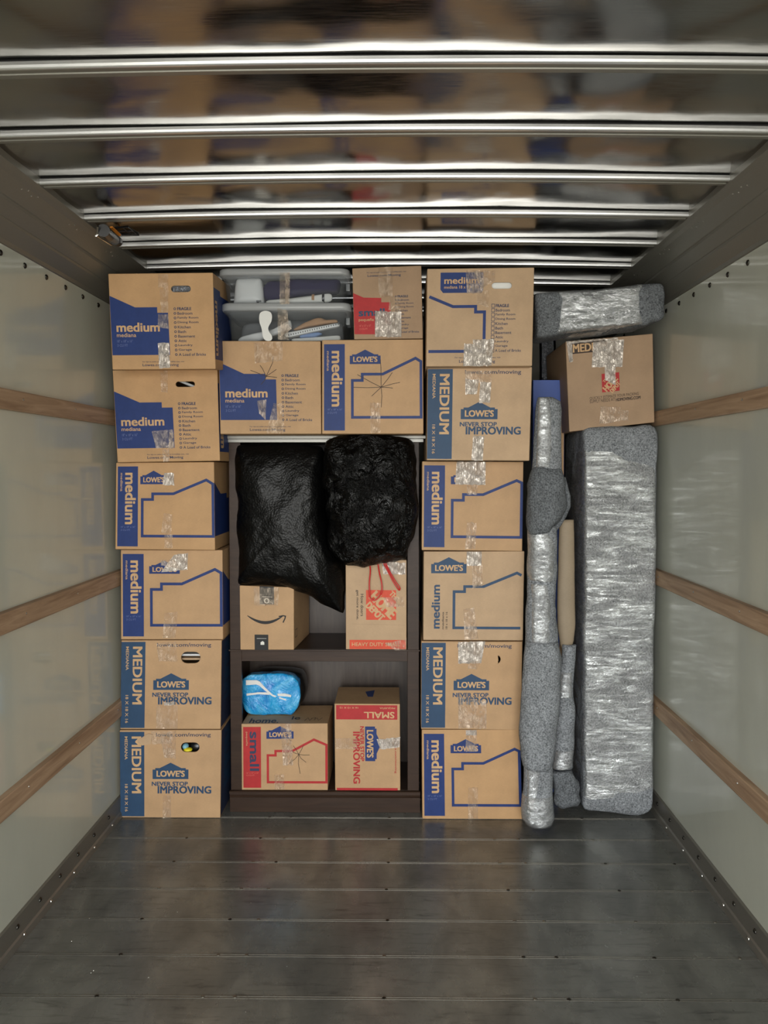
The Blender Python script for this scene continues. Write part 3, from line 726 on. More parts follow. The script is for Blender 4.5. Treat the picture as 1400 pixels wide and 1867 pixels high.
def printS1(F):
    F.poly([(.004, .35), (.155, .418), (.41, .43), (.41, .49), (.54, .493), (.54, .94), (.008, .93)], RED)
    F.text('small', .075, .575, .455, .68, TEAL, bold=.035); F.text('pequeña', .075, .71, .295, .76, TAN, bold=.01)
    F.text('16" x 12" x 12"', .08, .8, .25, .825, FAINTR, bold=.01); F.text('1.5 CU FT', .08, .845, .2, .87, FAINTR, bold=.01)
    print_list(F, .62, .415, .049, NAVY, False, 1.15)
    F.text('For tips to make your move incredibly easy, visit', .21, .065, .78, .085, NAVY, bold=.01); F.text('Lowes.com/Moving', .22, .1, .7, .142, NAVY, bold=.025)
S1, F = carton([(642, 489), (768, 484), (771, 617), (645.5, 618.5)], 3.3, .40, CB[3], 'small brown box with red print, on the right box above the bookcase', printS1, group=None)
tape(S1, Zd, [(1050, 24), (1140, 22), (1138, 210), (1050, 190)], 3.3, TAPE_F); tape(S1, Zd, [(1045, 95), (1142, 95), (1140, 215), (1060, 215)], 3.3, TAPE_F)
tape(S1, Zd, [(1028, 305), (1195, 310), (1196, 472), (1028, 470)], 3.3, TAPE_S); tape(S1, Zd, [(1120, 210), (1190, 215), (1190, 310), (1115, 300)], 3.3, TAPE_F)

# cartons inside the bookcase
q = [(436.6, 1067.5), (535.7, 1071), (535.7, 1188), (438, 1186)]
def printAm(F):
    F.rect(.37, .0, .635, .28, BLACKP); F.rect(.27, .76, .525, 1.0, BLACKP)
    n = 16; up = []; lo = []
    for i in range(n + 1):
        t = i / n; u = .14 + .66 * t; v = .455 + .125 * sin(pi * (t * .93 + .02)) ** .9 - .02 * t; w_ = .006 + .018 * sin(pi * min(1, t * 1.0)) ** .7
        up.append((u, v - w_)); lo.append((u, v + w_))
    F.poly(up + lo[::-1], BLACKP)
    F.stroke([(.72, .47), (.80, .455), (.845, .462), (.835, .50), (.80, .565)], .022, BLACKP, off=.0008)
    F.stroke([(.5 + .04 * cos(a * pi / 6), .225 + .035 * sin(a * pi / 6)) for a in range(12)], .018, WHITEP, True, off=.0012)
    F.stroke([(.41, .162), (.6, .162)], .006, WHITEP, off=.0012); F.poly([(.38, .88), (.42, .86), (.45, .88), (.45, .92), (.38, .92)], WHITEP, off=.0012)
    F.stroke([(.31, .82), (.49, .82)], .006, WHITEP, off=.0012)
AY = BY0 - .015
AM, F = carton(q, AY, .33, CB[1], 'brown box with curved smile arrow and black tape, on the bookcase shelf', printAm, (), lambda F: F.stroke([(.08, .7), (.2, .7), (.2, .82), (.08, .82)], .01, DARK, True), shift=.03, group=None, name='parcel_box', zmin=zs + .001)
tape(AM, Zf, [(230, 225), (400, 225), (395, 345), (235, 345)], AY, TAPE_F)
def printHD(F):
    v = lambda y: (y - 40) / 608; u = lambda x: (x - 848) / 409
    F.rect(u(985), v(245), u(1187), v(447), ORANGE); sc = F.W
    F.text2('THE', .80, v(285), .05, .024, 45, TAN, .045); F.text2('HOME', .62, v(345), .175 * .8, .052, 45, TAN, .05); F.text2('DEPOT', .485, v(390), .10, .034, 45, TAN, .05)
    F.text('How doers', .225 + .02, v(272), .285 + .01, v(422), DARK, 90, .01); F.text('get more done.', .165, v(245), .218, v(447), DARK, 90, .01)
    F.rect(.06, v(583), .99, v(645), ORANGE); F.text('HEAVY DUTY SMALL', .1, v(600), .9, v(625), TAN, bold=.015)
    F.stroke([(.1, v(475)), (.98, v(482))], .004, CB[3])
HB, F = carton([(630, 1020), (741, 1021), (741, 1184), (630.5, 1184)], BY0 - .004, .33, CB[2], 'pale brown box with orange square logo under the crumpled bag, on the bookcase shelf', printHD, group=None, zmin=zs + .001)
tape(HB, Zf, [(1090, 50), (1250, 60), (1250, 138), (1100, 135)], BY0 - .004, TAPE_S); tape(HB, Zf, [(1100, 290), (1240, 288), (1240, 355), (1120, 355)], BY0 - .004, TAPE_M); tape(HB, Zf, [(1110, 600), (1255, 570), (1255, 645), (1180, 645)], BY0 - .004, TAPE_M)
SG = None
def printSA(F):
    print_B(F, 'small', 'pequeña', RED, NAVY, '16" x 12" x 12"', '1.5 CU FT', faint=FAINTR, lg=(.29, .035, .605, .225), pts=[(.305, .88), (.305, .475), (.395, .475), (.395, .41), (.59, .41), (.84, .24), (.985, .32), (.985, .88)])
    star(F, (.665, .46), [[(.70, .38), (.72, .32)], [(.63, .38), (.6, .33)], [(.72, .47), (.79, .47)], [(.62, .53), (.55, .60)], [(.69, .52), (.75, .58)], [(.66, .6), (.68, .75)], [(.6, .43), (.59, .40)]])
def topSA(F):
    F.text('home.', .08, .72, .42, .97, DARK, bold=.02); F.text('le', .56, .62, .66, .8, DARK, bold=.02)
    F.stroke([(.72, .85), (.75, .7), (.78, .86), (.8, .72), (.84, .7), (.83, .85), (.86, .72), (.88, .85), (.92, .7)], .008, BLACKP)
SA, F = carton([(440, 1320), (597.3, 1319), (597.6, 1437), (440.7, 1439)], BY0 - .002, .27, CB[1], 'small brown box with red house outline and pen star, bottom shelf left', printSA, (), None, topSA, group=None, zmin=zp + .001)
YS = BY0 - .002
tape(SA, Zg, [(410, 512), (482, 512), (496, 792), (428, 790)], YS, TAPE_M); tape(SA, Zg, [(370, 855), (436, 850), (438, 955), (372, 955)], YS, TAPE_F)
def printSB(F):
    F.rect(.025, .015, .96, .18, RED); F.text('SMALL', .45, .09, .915, .165, TAN, 180, .03); F.text('PEQUEÑA', .69, .035, .925, .062, TAN, 180, .01); F.text('16 X 12 X 12', .08, .035, .36, .055, TAN, 180, .01)
    F.rect(.025, .97, .96, .998, RED)
    L = lambda a, b: (.7 - .235 * (b - 1), 0)  # unused helper kept simple
    x0, x1, y0, y1 = .465, .70, .26, .66
    P = lambda a, b: (x1 - (x1 - x0) * b, y0 + (y1 - y0) * a)      # logo turned a quarter: a along, b across
    F.poly([P(0, 1), P(0, .35), P(.06, .35), P(.06, .25), P(.22, .25), P(.5, -.05), P(.78, .25), P(.94, .25), P(.94, .35), P(1, .35), P(1, 1)], BLUE)
    F.text("LOWE'S", .49, .30, .595, .62, TAN, 90, .035)
    F.text('NEVER STOP', .388, .257, .45, .66, RED, 90, .035); F.text('IMPROVING', .28, .32, .385, .92, RED, 90, .035); F.text('lowes.com/moving', .91, .41, .95, .80, RED, 90, .015)
SBx, F = carton([(609.6, 1283), (729, 1283.7), (729.8, 1437), (611, 1438)], BY0 - .002, .27, CB[1], 'small brown box turned on its side with upside-down red title, bottom shelf right', printSB, (), None, lambda F: F.poly([(.45, .3), (.6, .2), (.58, .6), (.5, .6)], BLUE), shift=-.003, group=None, zmin=zp + .001)
tape(SBx, Zg, [(778, 610), (925, 610), (925, 682), (778, 682)], YS, TAPE_F); tape(SBx, Zg, [(1055, 618), (1212, 604), (1210, 672), (1082, 685)], YS, TAPE_S)

# ------------------------------------------------------------------ things seen through the hand holes
def blob(name, c, r, m, label, cat, amp=.004, parent=None):
    b = MB(); vs = []; fs = []; n, k = 24, 12
    for j in range(k + 1):
        t = pi * j / k
        for i in range(n):
            a = 2 * pi * i / n; p = Vector((sin(t) * cos(a) * r[0], sin(t) * sin(a) * r[1], cos(t) * r[2])) + Vector(c); vs.append(p + noise.noise_vector(p * 25) * amp)
    for j in range(k):
        for i in range(n): fs.append((j * n + i, j * n + (i + 1) % n, (j + 1) * n + (i + 1) % n, (j + 1) * n + i))
    b.add(vs, fs, m); o = b.build(name, parent, smooth=True, origin=c)
    if parent is None: tag(o, label, cat)
    return o
c = at(331, 528, 3.13 + .04); blob('crumpled_plastic', c, (.06, .028, .024), CRINK, 'crumpled silvery plastic inside the hand hole of the top left box', 'plastic')
c = at(*Za(525, 740), 3.3 + .05); b = MB(); b.cyl(c + Vector((-.05, .02, .03)), c + Vector((.05, 0, -.012)), .006, .006, WHITE); o = b.build('white_rod', origin=c); tag(o, 'thin white rod inside the hand hole of the second left box', 'rod')
c = at(*Zc(563, 165), YF + .05); b = MB(); b.box(c + Vector((-.05, -.02, -.004)), c + Vector((.05, .04, .004)), CB[2]); b.box(c + Vector((-.05, -.01, .012)), c + Vector((.05, .04, .02)), WHITE)
o = b.build('folded_card', origin=c); tag(o, 'folded tan and white card inside the second-lowest left box', 'card')
c = at(*Zc(536, 715), YF + .03); blob('yellow_toy', c + Vector((.006, -.004, -.004)), (.02, .018, .010), YEL, 'yellow object showing in the bottom left box hand hole', 'toy', .001)
blob('pale_blue_cloth', c + Vector((-.008, .006, .008)), (.014, .018, .014), SKYB, 'pale blue cloth showing in the bottom left box hand hole', 'cloth', .001)
blob('black_pouch', c + Vector((.040, .02, .002)), (.03, .02, .03), BLACKPL, 'black object showing at right in the bottom left box hand hole', 'pouch', .002)
c = at(*Zh(832, 211), 3.2 + .03); blob('white_bundle', c, (.07, .02, .035), PAPER, 'white bundle filling the hand hole of the checkbox carton', 'bundle', .002)

# ------------------------------------------------------------------ clear plastic bins
def bin_(pxl, pxr, ytop, ybot, ylid0, ylid1, lx0, lx1, Y, dep, label):
    tl = at(pxl, ytop, Y); tr = at(pxr, ytop, Y); z0 = at(pxl, ybot, Y).z; z1 = tl.z; zl0 = at(pxl, ylid1, Y).z; zl1 = at(pxl, ylid0, Y).z
    ex0 = at(lx0, ytop, Y).x; ex1 = at(lx1, ytop, Y).x
    E_ = empty('storage_bin', ((tl.x + tr.x) / 2, Y, z0), label, 'bin')
    def ring(x0, x1, y0, y1, r, z, n=5):
        out = []
        for cx, cy, a0 in ((x1 - r, y1 - r, 0), (x0 + r, y1 - r, 90), (x0 + r, y0 + r, 180), (x1 - r, y0 + r, 270)):
            for i in range(n + 1): a = radians(a0 + 90 * i / n); out.append((cx + r * cos(a), cy + r * sin(a), z))
        return out
    def stack(rings, m, cap0=True, cap1=True):
        b = MB(); n = len(rings[0]); vs = [p for r_ in rings for p in r_]
        fs = [(k * n + i, k * n + (i + 1) % n, (k + 1) * n + (i + 1) % n, (k + 1) * n + i) for k in range(len(rings) - 1) for i in range(n)]
        if cap0: fs.append(tuple(range(n - 1, -1, -1)))
        if cap1: fs.append(tuple(range((len(rings) - 1) * n, len(rings) * n)))
        b.add(vs, fs, m); return b
    x0, x1 = tl.x, tr.x; t = .012; t2 = .0025
    y0, y1 = Y + .008, Y + dep
    b = stack([ring(x0 + t, x1 - t, y0 + t, y1 - t, .03, z0), ring(x0, x1, y0, y1, .03, z1), ring(x0 + t2, x1 - t2, y0 + t2, y1 - t2, .028, z1), ring(x0 + t + t2, x1 - t - t2, y0 + t + t2, y1 - t - t2, .028, z0 + .003)], BINP)
    b.build('bin_body', E_, smooth=True, origin=((x0 + x1) / 2, Y, z0))
    b = stack([ring(ex0 + .006, ex1 - .006, Y - .008, y1 + .008, .035, zl0), ring(ex0, ex1, Y - .014, y1 + .014, .04, zl0 + .003), ring(ex0, ex1, Y - .014, y1 + .014, .04, zl1 - .006), ring(ex0 + .006, ex1 - .006, Y - .009, y1 + .009, .04, zl1), ring(ex0 + .02, ex1 - .02, Y + .008, y1 - .008, .035, zl1 - .004)], LIDP)
    b.build('lid', E_, smooth=True, origin=((x0 + x1) / 2, Y, zl0))
    for xx in (x1 - .01,):
        b = MB(); b.box((xx - .0, Y + .16, zl0 - .03), (xx + .018, Y + .24, zl0 + .004), LIDP); b.build('latch', E_, bevel=.003)
    return E_, z0, z1
YB = 3.315
B2, z02, z12 = bin_(412, 630, 568, 619, 553, 567.5, 402, 640, YB, .40, 'clear lidded plastic bin with a white foot-shaped sticker, lower of two')
B1, z01, z11 = bin_(405, 630, 503, 552, 490.5, 503, 398, 637, YB, .40, 'clear lidded plastic bin holding purple cloth, upper of two')
tape(B1, Zd, R4(420, 60, 480, 262), YB - .012, TAPE_F); tape(B1, Zd, R4(455, 40, 485, 262), YB - .012, TAPE_M); tape(B2, Zd, [(405, 290), (470, 300), (478, 490), (410, 490)], YB - .012, TAPE_F); tape(B2, Zd, [(410, 330), (470, 345), (495, 420), (430, 470)], YB - .012, TAPE_M)
b = MB(); pts = [(292, 318), (310, 305), (330, 302), (352, 306), (368, 318), (371, 345), (366, 375), (350, 398), (344, 415), (352, 440), (368, 458), (374, 478), (366, 494), (345, 497), (325, 492), (312, 470), (308, 440), (303, 410), (292, 385), (287, 350)]
lp = smooth_loop(resample([at(*Zd(*p), YB - .017) for p in pts], 50), 1); b.add(lp + [p + Vector((0, .0015, 0)) for p in lp], [tuple(range(50)), tuple(range(99, 49, -1))] + [(i, (i + 1) % 50, (i + 1) % 50 + 50, i + 50) for i in range(50)], PAPER)
tag(b.build('white_sticker', B2, origin=lp[0]), 'white foot-shaped sticker')
def inside(name, Z, pts, Y, fr, bk, m, label, cat, n=3, amp=.003, K=10, N=48, sm=1):
    b = MB(); puff(b, [Z(*p) for p in pts], Y, fr, bk, m, n, n, N, K, sm, amp, 14, ys=YB + .01); c0 = at(*Z(*pts[0]), Y)
    return tag(b.build(name, smooth=True, origin=c0), label, cat)
AP = inside('white_appliance', Zd, [(118, 130), (130, 85), (290, 80), (305, 160), (312, 235), (320, 255), (106, 255)], YB + .07, .04, .07, WHITE, 'rounded white appliance at the left inside the upper bin', 'appliance')
b = MB(); b.box(at(*Zd(270, 236), YB + .027), at(*Zd(300, 236), YB + .027) + Vector((0, .006, -.006)), GREYP); b.box(at(*Zd(272, 246), YB + .027), at(*Zd(286, 246), YB + .027) + Vector((0, .006, -.010)), BLACKPL)
b.build('control_button', AP)
inside('folded_cloth', Zd, [(285, 145), (320, 100), (350, 85), (800, 85), (800, 170), (640, 190), (430, 215), (330, 222)], YB + .08, .05, .08, PURPLE, 'dark purple folded cloth inside the upper bin', 'cloth', amp=.01)
t_ = inside('white_roll', Zd, [(322, 228), (480, 215), (640, 195), (748, 182), (752, 235), (640, 252), (480, 258), (322, 260)], YB + .04, .018, .02, PAPER, 'long white roll with pink and black bands inside the upper bin', 'roll', 2, .002)
for nm, x0_, x1_, mm in (('pink_band', 622, 640, BROWNC), ('black_band', 688, 704, BLACKPL)):
    a = at(*Zd(x0_, 192 if x0_ < 650 else 186), YB + .0205); c = at(*Zd(x1_, 252 if x0_ < 650 else 246), YB + .0205); b = MB()
    lp_ = [Vector((x, YB + .04 - .0185 * sqrt(max(0.05, 1 - s_ * s_)), (a.z + c.z) / 2 + s_ * (a.z - c.z) / 2)) for s_ in [i / 6 - 1 for i in range(13)] for x in (a.x, c.x)]
    b.add(lp_, [(2 * i, 2 * i + 1, 2 * i + 3, 2 * i + 2) for i in range(12)], mm); b.build(nm, t_, smooth=True)
inside('grey_papers', Zd, [(120, 480), (130, 455), (430, 375), (470, 330), (480, 390), (300, 470), (260, 486)], YB + .10, .02, .05, WHITE, 'pale sheets leaning inside the lower bin', 'papers', amp=.006)
inside('tan_cloth', Zd, [(490, 410), (560, 372), (640, 335), (680, 334), (700, 350), (780, 345), (790, 365), (600, 395), (520, 415)], YB + .06, .02, .04, BROWNC, 'tan folded cloth inside the lower bin', 'cloth')
nb_ = inside('spiral_notebook', Zd, [(440, 440), (800, 372), (806, 395), (480, 468), (445, 470)], YB + .04, .015, .03, WHITE, 'white notebook with black spiral inside the lower bin', 'notebook', 4, .001)
b = MB()
for i in range(22):
    x_, y_ = 478 + i * 15, 458 - i * 3.3
    p = at(*Zd(x_, y_), YB + .026); b.box(p + Vector((-.0016, -.003, -.003)), p + Vector((.0016, .003, .003)), BLACKPL)
b.build('spiral_binding', nb_)
inside('blue_folder', Zd, [(540, 450), (660, 430), (690, 440), (640, 462), (540, 468)], YB + .05, .01, .04, LBLUE, 'blue folder under the spiral notebook in the lower bin', 'folder', 4, .001)
inside('white_papers', Zd, [(480, 470), (802, 448), (805, 484), (480, 488)], YB + .07, .02, .1, PAPER, 'stack of white paper on the floor of the lower bin', 'papers', 5, .001)
inside('dark_cloth', Zd, [(110, 330), (440, 300), (800, 310), (810, 480), (110, 484)], YB + .24, .05, .12, GREYP, 'grey cloth at the back of the lower bin', 'cloth', 3, .008)

# ------------------------------------------------------------------ rubbish bags
b = MB(); puff(b, [Ze(*p) for p in [(118, 112), (300, 104), (560, 108), (690, 130), (715, 300), (712, 560), (735, 700), (800, 850), (838, 950), (842, 1240), (815, 1222), (700, 1195), (600, 1120), (480, 1072), (300, 1062), (150, 1058), (112, 1040), (135, 960), (128, 700), (130, 480), (112, 400), (104, 200)]],
     3.50, .12, .22, BAGS, 2.3, 2.6, 150, 36, 1, .012, 8, .003, 34, 3)
tag(b.build('rubbish_bag', smooth=True, origin=at(520, 1100, 3.5)), 'smooth stuffed black rubbish bag at left in the bookcase, resting on the parcel box', 'bag')
b = MB(); puff(b, [Ze(*p) for p in [(700, 90), (760, 55), (860, 45), (990, 28), (1060, 45), (1180, 70), (1275, 72), (1305, 110), (1315, 340), (1333, 380), (1330, 600), (1310, 720), (1270, 800), (1258, 870), (1200, 895), (1080, 910), (960, 940), (850, 930), (790, 870), (740, 800), (725, 700), (735, 640), (710, 560), (730, 430), (700, 380), (705, 250)]],
     3.41, .12, .25, BAG, 2.4, 2.6, 170, 40, 1, .012, 9, .006, 30, 8)
RB = tag(b.build('rubbish_bag', smooth=True, origin=at(680, 1030, 3.41)), 'crumpled black rubbish bag with red drawstrings hanging at right in the bookcase', 'bag')
for pts in ([(1010, 905), (1015, 960), (1006, 1040), (1008, 1110), (1012, 1145), (1040, 1165), (1075, 1135), (1092, 1100), (1092, 1050), (1075, 980), (1065, 905)], [(1115, 900), (1140, 960), (1180, 1030), (1213, 1075), (1210, 1092), (1200, 1085), (1165, 1030), (1130, 960), (1100, 900)]):
    P_ = [at(*Ze(*p), BY0 - .03 + (.0 if i % 2 else .004)) for i, p in enumerate(pts)]
    P_[0].y -= .02; P_[-1].y -= .02
    fine = []
    for i in range(len(P_) - 1):
        for t in (0, .33, .66): fine.append(P_[i].lerp(P_[i + 1], t))
    fine.append(P_[-1]); fine = [fine[0]] + [(fine[i - 1] + fine[i] * 2 + fine[i + 1]) / 4 for i in range(1, len(fine) - 1)] + [fine[-1]]
    b = MB(); b.tube(fine, .0032, REDS); b.build('drawstring', RB, smooth=True, origin=fine[0])

# ------------------------------------------------------------------ blue wrapped pack on the small box
PK = MB(); puff(PK, [Zg(*p) for p in [(152, 215), (195, 185), (300, 178), (440, 178), (505, 195), (535, 230), (540, 330), (530, 400), (490, 455), (400, 452), (210, 452), (165, 420), (150, 380)]], 3.60, .02, .17, BLUEP, 3.2, 2.2, 90, 20, 1, .006, 14, .002, 40)
pk = tag(PK.build('blue_pack', smooth=True, origin=at(495, 1305, 3.6)), 'shiny blue plastic pack with black back, lying on the small red-printed box', 'pack')
b = MB(); puff(b, [Zg(*p) for p in [(210, 178), (260, 150), (350, 140), (480, 145), (560, 160), (580, 200), (592, 270), (570, 350), (520, 425), (480, 440), (300, 440), (230, 400)]], 3.71, .08, .09, BLACKPL, 4, 4, 70, 14, 1, .004, 12)
b.build('black_cover', pk, smooth=True, origin=at(530, 1290, 3.7))
def band(par, Z, top, bot, Y, m, nm, n=14):
    b = MB(); vs = []
    T_ = resample_open([Vector((*Z(*p), 0)) for p in top], n); B_ = resample_open([Vector((*Z(*p), 0)) for p in bot], n)
    for a, c in zip(T_, B_): vs += [at(a.x, a.y, Y), at(c.x, c.y, Y)]
    vs2 = [v + Vector((0, .003, 0)) for v in vs]; k_ = len(vs)
    fs = [(2 * i, 2 * i + 1, 2 * i + 3, 2 * i + 2) for i in range(n - 1)]; fs += [tuple(j + k_ for j in f) for f in fs]
    b.add(vs + vs2, fs, m); return b.build(nm, par, origin=vs[0])
def resample_open(p, n):
    L = [(p[i + 1] - p[i]).length for i in range(len(p) - 1)]; T = sum(L); out = []
    for k_ in range(n):
        t = T * k_ / (n - 1); i = 0
        while i < len(L) - 1 and t > L[i]: t -= L[i]; i += 1
        out.append(p[i].lerp(p[i + 1], min(1, t / L[i])))
    return out
band(pk, Zg, [(178, 222), (262, 222), (300, 265), (360, 320), (450, 352)], [(178, 255), (258, 250), (295, 282), (350, 328), (445, 358)], 3.577, PAPER, 'white_band')
band(pk, Zg, [(182, 312), (260, 303), (330, 305)], [(182, 326), (260, 316), (335, 320)], 3.577, PAPER, 'white_band'); band(pk, Zg, [(390, 312), (440, 312), (482, 322)], [(392, 328), (440, 330), (480, 336)], 3.577, PAPER, 'white_band')

# ------------------------------------------------------------------ right hand side
# top box (tilted)
def Huv(x, y):
    TL, TR, BR, BL = (378, 572), (1120, 505), (1135, 1260), (410, 1340); u = v = .5
    for _ in range(12):
        px = TL[0] * (1 - u) * (1 - v) + TR[0] * u * (1 - v) + BR[0] * u * v + BL[0] * (1 - u) * v; py = TL[1] * (1 - u) * (1 - v) + TR[1] * u * (1 - v) + BR[1] * u * v + BL[1] * (1 - u) * v
        u += (x - px) / 742; v += (y - py) / 765
    return u, v
def printHT(F):
    a = Huv(430, 610); c = Huv(745, 635); F.rect(a[0], a[1] - .03, c[0], c[1] + .02, DARK); F.text('MEDIUM', a[0] + .01, a[1] - .015, c[0] - .015, c[1] + .006, TAN, 0, .03)
    a = Huv(684, 848); c = Huv(838, 990); F.rect(a[0], a[1], c[0], c[1], RED)
    x, y = Huv(758, 930); F.text2('HOME', x, y, .075, .03, -45, TAN, .045); F.text2('THE', x - .05, y - .05, .03, .012, -45, TAN, .04); F.text2('DEPOT', x + .055, y + .045, .055, .02, -45, TAN, .045)
    a = Huv(583, 1056); c = Huv(1000, 1020); F.text('QUICKLY ESTIMATE YOUR PACKING', a[0], a[1] - .015, c[0], c[1] + .013, DARK, 0, 0)
    a = Huv(583, 1082); c = Huv(797, 1066); F.text('SUPPLY NEEDS AT', a[0], a[1] - .013, c[0], c[1] + .013, DARK, 0, 0); a = Huv(805, 1064); c = Huv(1015, 1050); F.text('HDMOVING.COM', a[0], a[1] - .012, c[0], c[1] + .013, DARK, 0, .03)
YH = 3.46
HT, F = carton([Zk(378, 572), Zk(1120, 505), Zk(1135, 1260), Zk(410, 1340)], YH, .457, CB[3], 'tilted dull brown medium box with small red logo, on the tall wrapped package', printHT, group=None)
tape(HT, Zk, [(612, 580), (875, 555), (858, 790), (598, 792)], YH, TAPE_S); tape(HT, Zk, [(708, 770), (800, 768), (802, 945), (712, 900)], YH, TAPE_S); tape(HT, Zk, [(675, 1125), (845, 1130), (840, 1250), (665, 1275)], YH, TAPE_M); tape(HT, Zk, [(840, 1155), (915, 1160), (910, 1245), (840, 1245)], YH, TAPE_M)
tape(HT, Zk, [(385, 578), (430, 590), (440, 745), (408, 750)], YH, TAPE_S); tape(HT, Zk, [(383, 575), (820, 540), (822, 556), (390, 594)], YH, TAPE_S)
# tall wrapped package
def slab(mb, px, Y, dep, m, amp, fr, **k): return puff(mb, px, ys=Y, Y=Y + dep / 2, front=dep / 2, back=dep / 2, m=m, n=16, nb=16, N=150, K=26, sm=1, amp=amp, fr=fr, **k)
tall = [Zl(*p) for p in [(600, 440), (760, 425), (1000, 425), (1180, 405), (1212, 430), (1216, 600), (1200, 700), (1198, 1300), (1188, 1867)]] + [Zm(*p) for p in [(1128, 300), (1120, 900), (1115, 1725), (1060, 1735), (1040, 1762), (900, 1752), (760, 1725), (570, 1718), (568, 1000), (568, 300)]] + [Zl(600, 1800), Zl(600, 1000)]
YT = 3.425
b = MB(); slab(b, tall, YT, .42, FELT, .004, 9, amp2=.0015, fr2=50)
TP = tag(b.build('wrapped_furniture', smooth=True, origin=at(1130, 1490, YT)), 'tall grey blanket-wrapped furniture bound in stretch wrap, beside the right wall', 'package')
wr = [Zl(*p) for p in [(604, 575), (800, 590), (1000, 640), (1190, 690), (1200, 1300), (1190, 1867)]] + [Zm(*p) for p in [(1128, 300), (1121, 1600), (900, 1640), (576, 1645), (568, 1000), (568, 300)]] + [Zl(599, 1800), Zl(600, 1000)]
TW = tape_mat('package_wrap', .72, 16, .2, .8, srgb(238, 242, 242), (.7, .7, 3.0), .18, .014, (.41, .64)); 
b = MB(); slab(b, wr, YT - .007, .434, TW, .004, 7, amp2=.002, fr2=40); b.build('stretch_wrap', TP, smooth=True, origin=at(1130, 1200, YT))
# bundle on top
bun = [Zk(*p) for p in [(112, 175), (250, 160), (560, 145), (850, 122), (1020, 100), (1180, 92), (1197, 130), (1200, 380), (1150, 405), (1085, 412), (1060, 440), (900, 455), (600, 485), (330, 518), (180, 545), (118, 540), (112, 400)]]
b = MB(); puff(b, bun, 3.29, .06, .22, FELTD, 5, 6, 130, 24, 1, .006, 9, .002, 45)
BT = tag(b.build('blanket_bundle', smooth=True, origin=at(1080, 600, 3.3)), 'long grey blanket bundle bound in stretch wrap, lying on the tilted box at upper right', 'bundle')
wr = [Zk(*p) for p in [(260, 160), (560, 146), (850, 120), (1035, 100), (1030, 440), (900, 455), (600, 485), (330, 518), (250, 528)]]
b = MB(); puff(b, wr, 3.29, .066, .226, WRAP, 5, 6, 110, 22, 1, .004, 9, .002, 45); b.build('stretch_wrap', BT, smooth=True, origin=at(1080, 560, 3.3))

# front upright rolled blanket
YR = 3.30
RL = empty('rolled_blanket', at(980, 1500, YR), 'tall upright rolled grey blanket in stretch wrap, leaning in front of the right box stack', 'blanket roll')
zl = lambda rows: [(Zl(0, y)[1], Zl(a, 0)[0], Zl(c, 0)[0]) for y, a, c in rows]
zm = lambda rows: [(Zm(0, y)[1], Zm(a, 0)[0], Zm(c, 0)[0]) for y, a, c in rows]
b = MB(); roll(b, zl([(195, 225, 345), (215, 215, 400), (300, 205, 412), (600, 185, 415), (780, 175, 420), (850, 160, 430)]), YR, FELT, .8, amp=.004); b.build('blanket_neck', RL, smooth=True, origin=at(1000, 800, YR))
b = MB(); roll(b, zl([(200, 232, 320), (400, 222, 335), (600, 212, 342), (765, 208, 340)]), YR - .038, WRAP, .5, amp=.003, amp2=.001); b.build('stretch_wrap', RL, smooth=True, origin=at(1000, 750, YR))
b = MB(); roll(b, zl([(760, 200, 380), (800, 175, 415), (900, 140, 445), (1050, 135, 455), (1180, 140, 425), (1260, 145, 360), (1300, 155, 340)]), YR - .01, FELTD, .85, amp=.012, fr=11, amp2=.003, seed=4); b.build('blanket_fold', RL, smooth=True, origin=at(990, 900, YR))
b = MB(); b.tube([at(*Zl(*p), YR + .0) for p in ((430, 850), (450, 930), (470, 1000), (470, 1080), (440, 1150), (400, 1220), (350, 1280))], .011, FELTD, 10); b.build('blanket_edge', RL, smooth=True, origin=at(1030, 900, YR))
b = MB(); roll(b, zl([(1240, 150, 370), (1400, 145, 380), (1600, 135, 375), (1867, 130, 365)]) + zm([(120, 120, 360), (400, 115, 370)]), YR + .005, FELT, .8, amp=.008, fr=10, amp2=.002, seed=2); b.build('blanket_middle', RL, smooth=True, origin=at(985, 1080, YR))
b = MB(); roll(b, zl([(1260, 148, 330), (1400, 140, 365), (1600, 135, 360), (1680, 145, 355)]), YR - .004, WRAP, .85, amp=.008, fr=10, amp2=.002, seed=2); b.build('stretch_wrap', RL, smooth=True, origin=at(985, 1040, YR))
b = MB(); roll(b, zl([(1710, 170, 320), (1867, 175, 330)]) + zm([(60, 170, 310), (395, 160, 315)]), YR - .032, WRAP, .5, amp=.004, amp2=.001, seed=2); b.build('stretch_wrap', RL, smooth=True, origin=at(985, 1120, YR))
b = MB(); roll(b, zm([(375, 120, 370), (500, 105, 400), (700, 95, 390), (900, 80, 375), (1100, 68, 360), (1250, 78, 345), (1330, 95, 330), (1365, 130, 310)]), YR - .012, FELT, .8, amp=.006, fr=8, amp2=.002, seed=6); b.build('blanket_skirt', RL, smooth=True, origin=at(985, 1300, YR))
b = MB(); roll(b, zm([(1330, 105, 325), (1500, 100, 328), (1650, 85, 332), (1740, 90, 338), (1785, 130, 320)]), YR, FELT, .8, amp=.004, seed=1); b.build('blanket_foot', RL, smooth=True, origin=at(985, 1450, YR))
b = MB(); roll(b, zm([(1372, 130, 240), (1500, 135, 230), (1690, 130, 215)]), YR - .04, WRAP, .5, amp=.003, seed=1); b.build('stretch_wrap', RL, smooth=True, origin=at(975, 1430, YR))
b = MB(); roll(b, zm([(1560, 90, 330), (1650, 80, 336), (1740, 85, 342), (1790, 125, 325)]), YR - .004, WRAP, .85, amp=.006, amp2=.002, seed=1); b.build('stretch_wrap', RL, smooth=True, origin=at(980, 1480, YR))
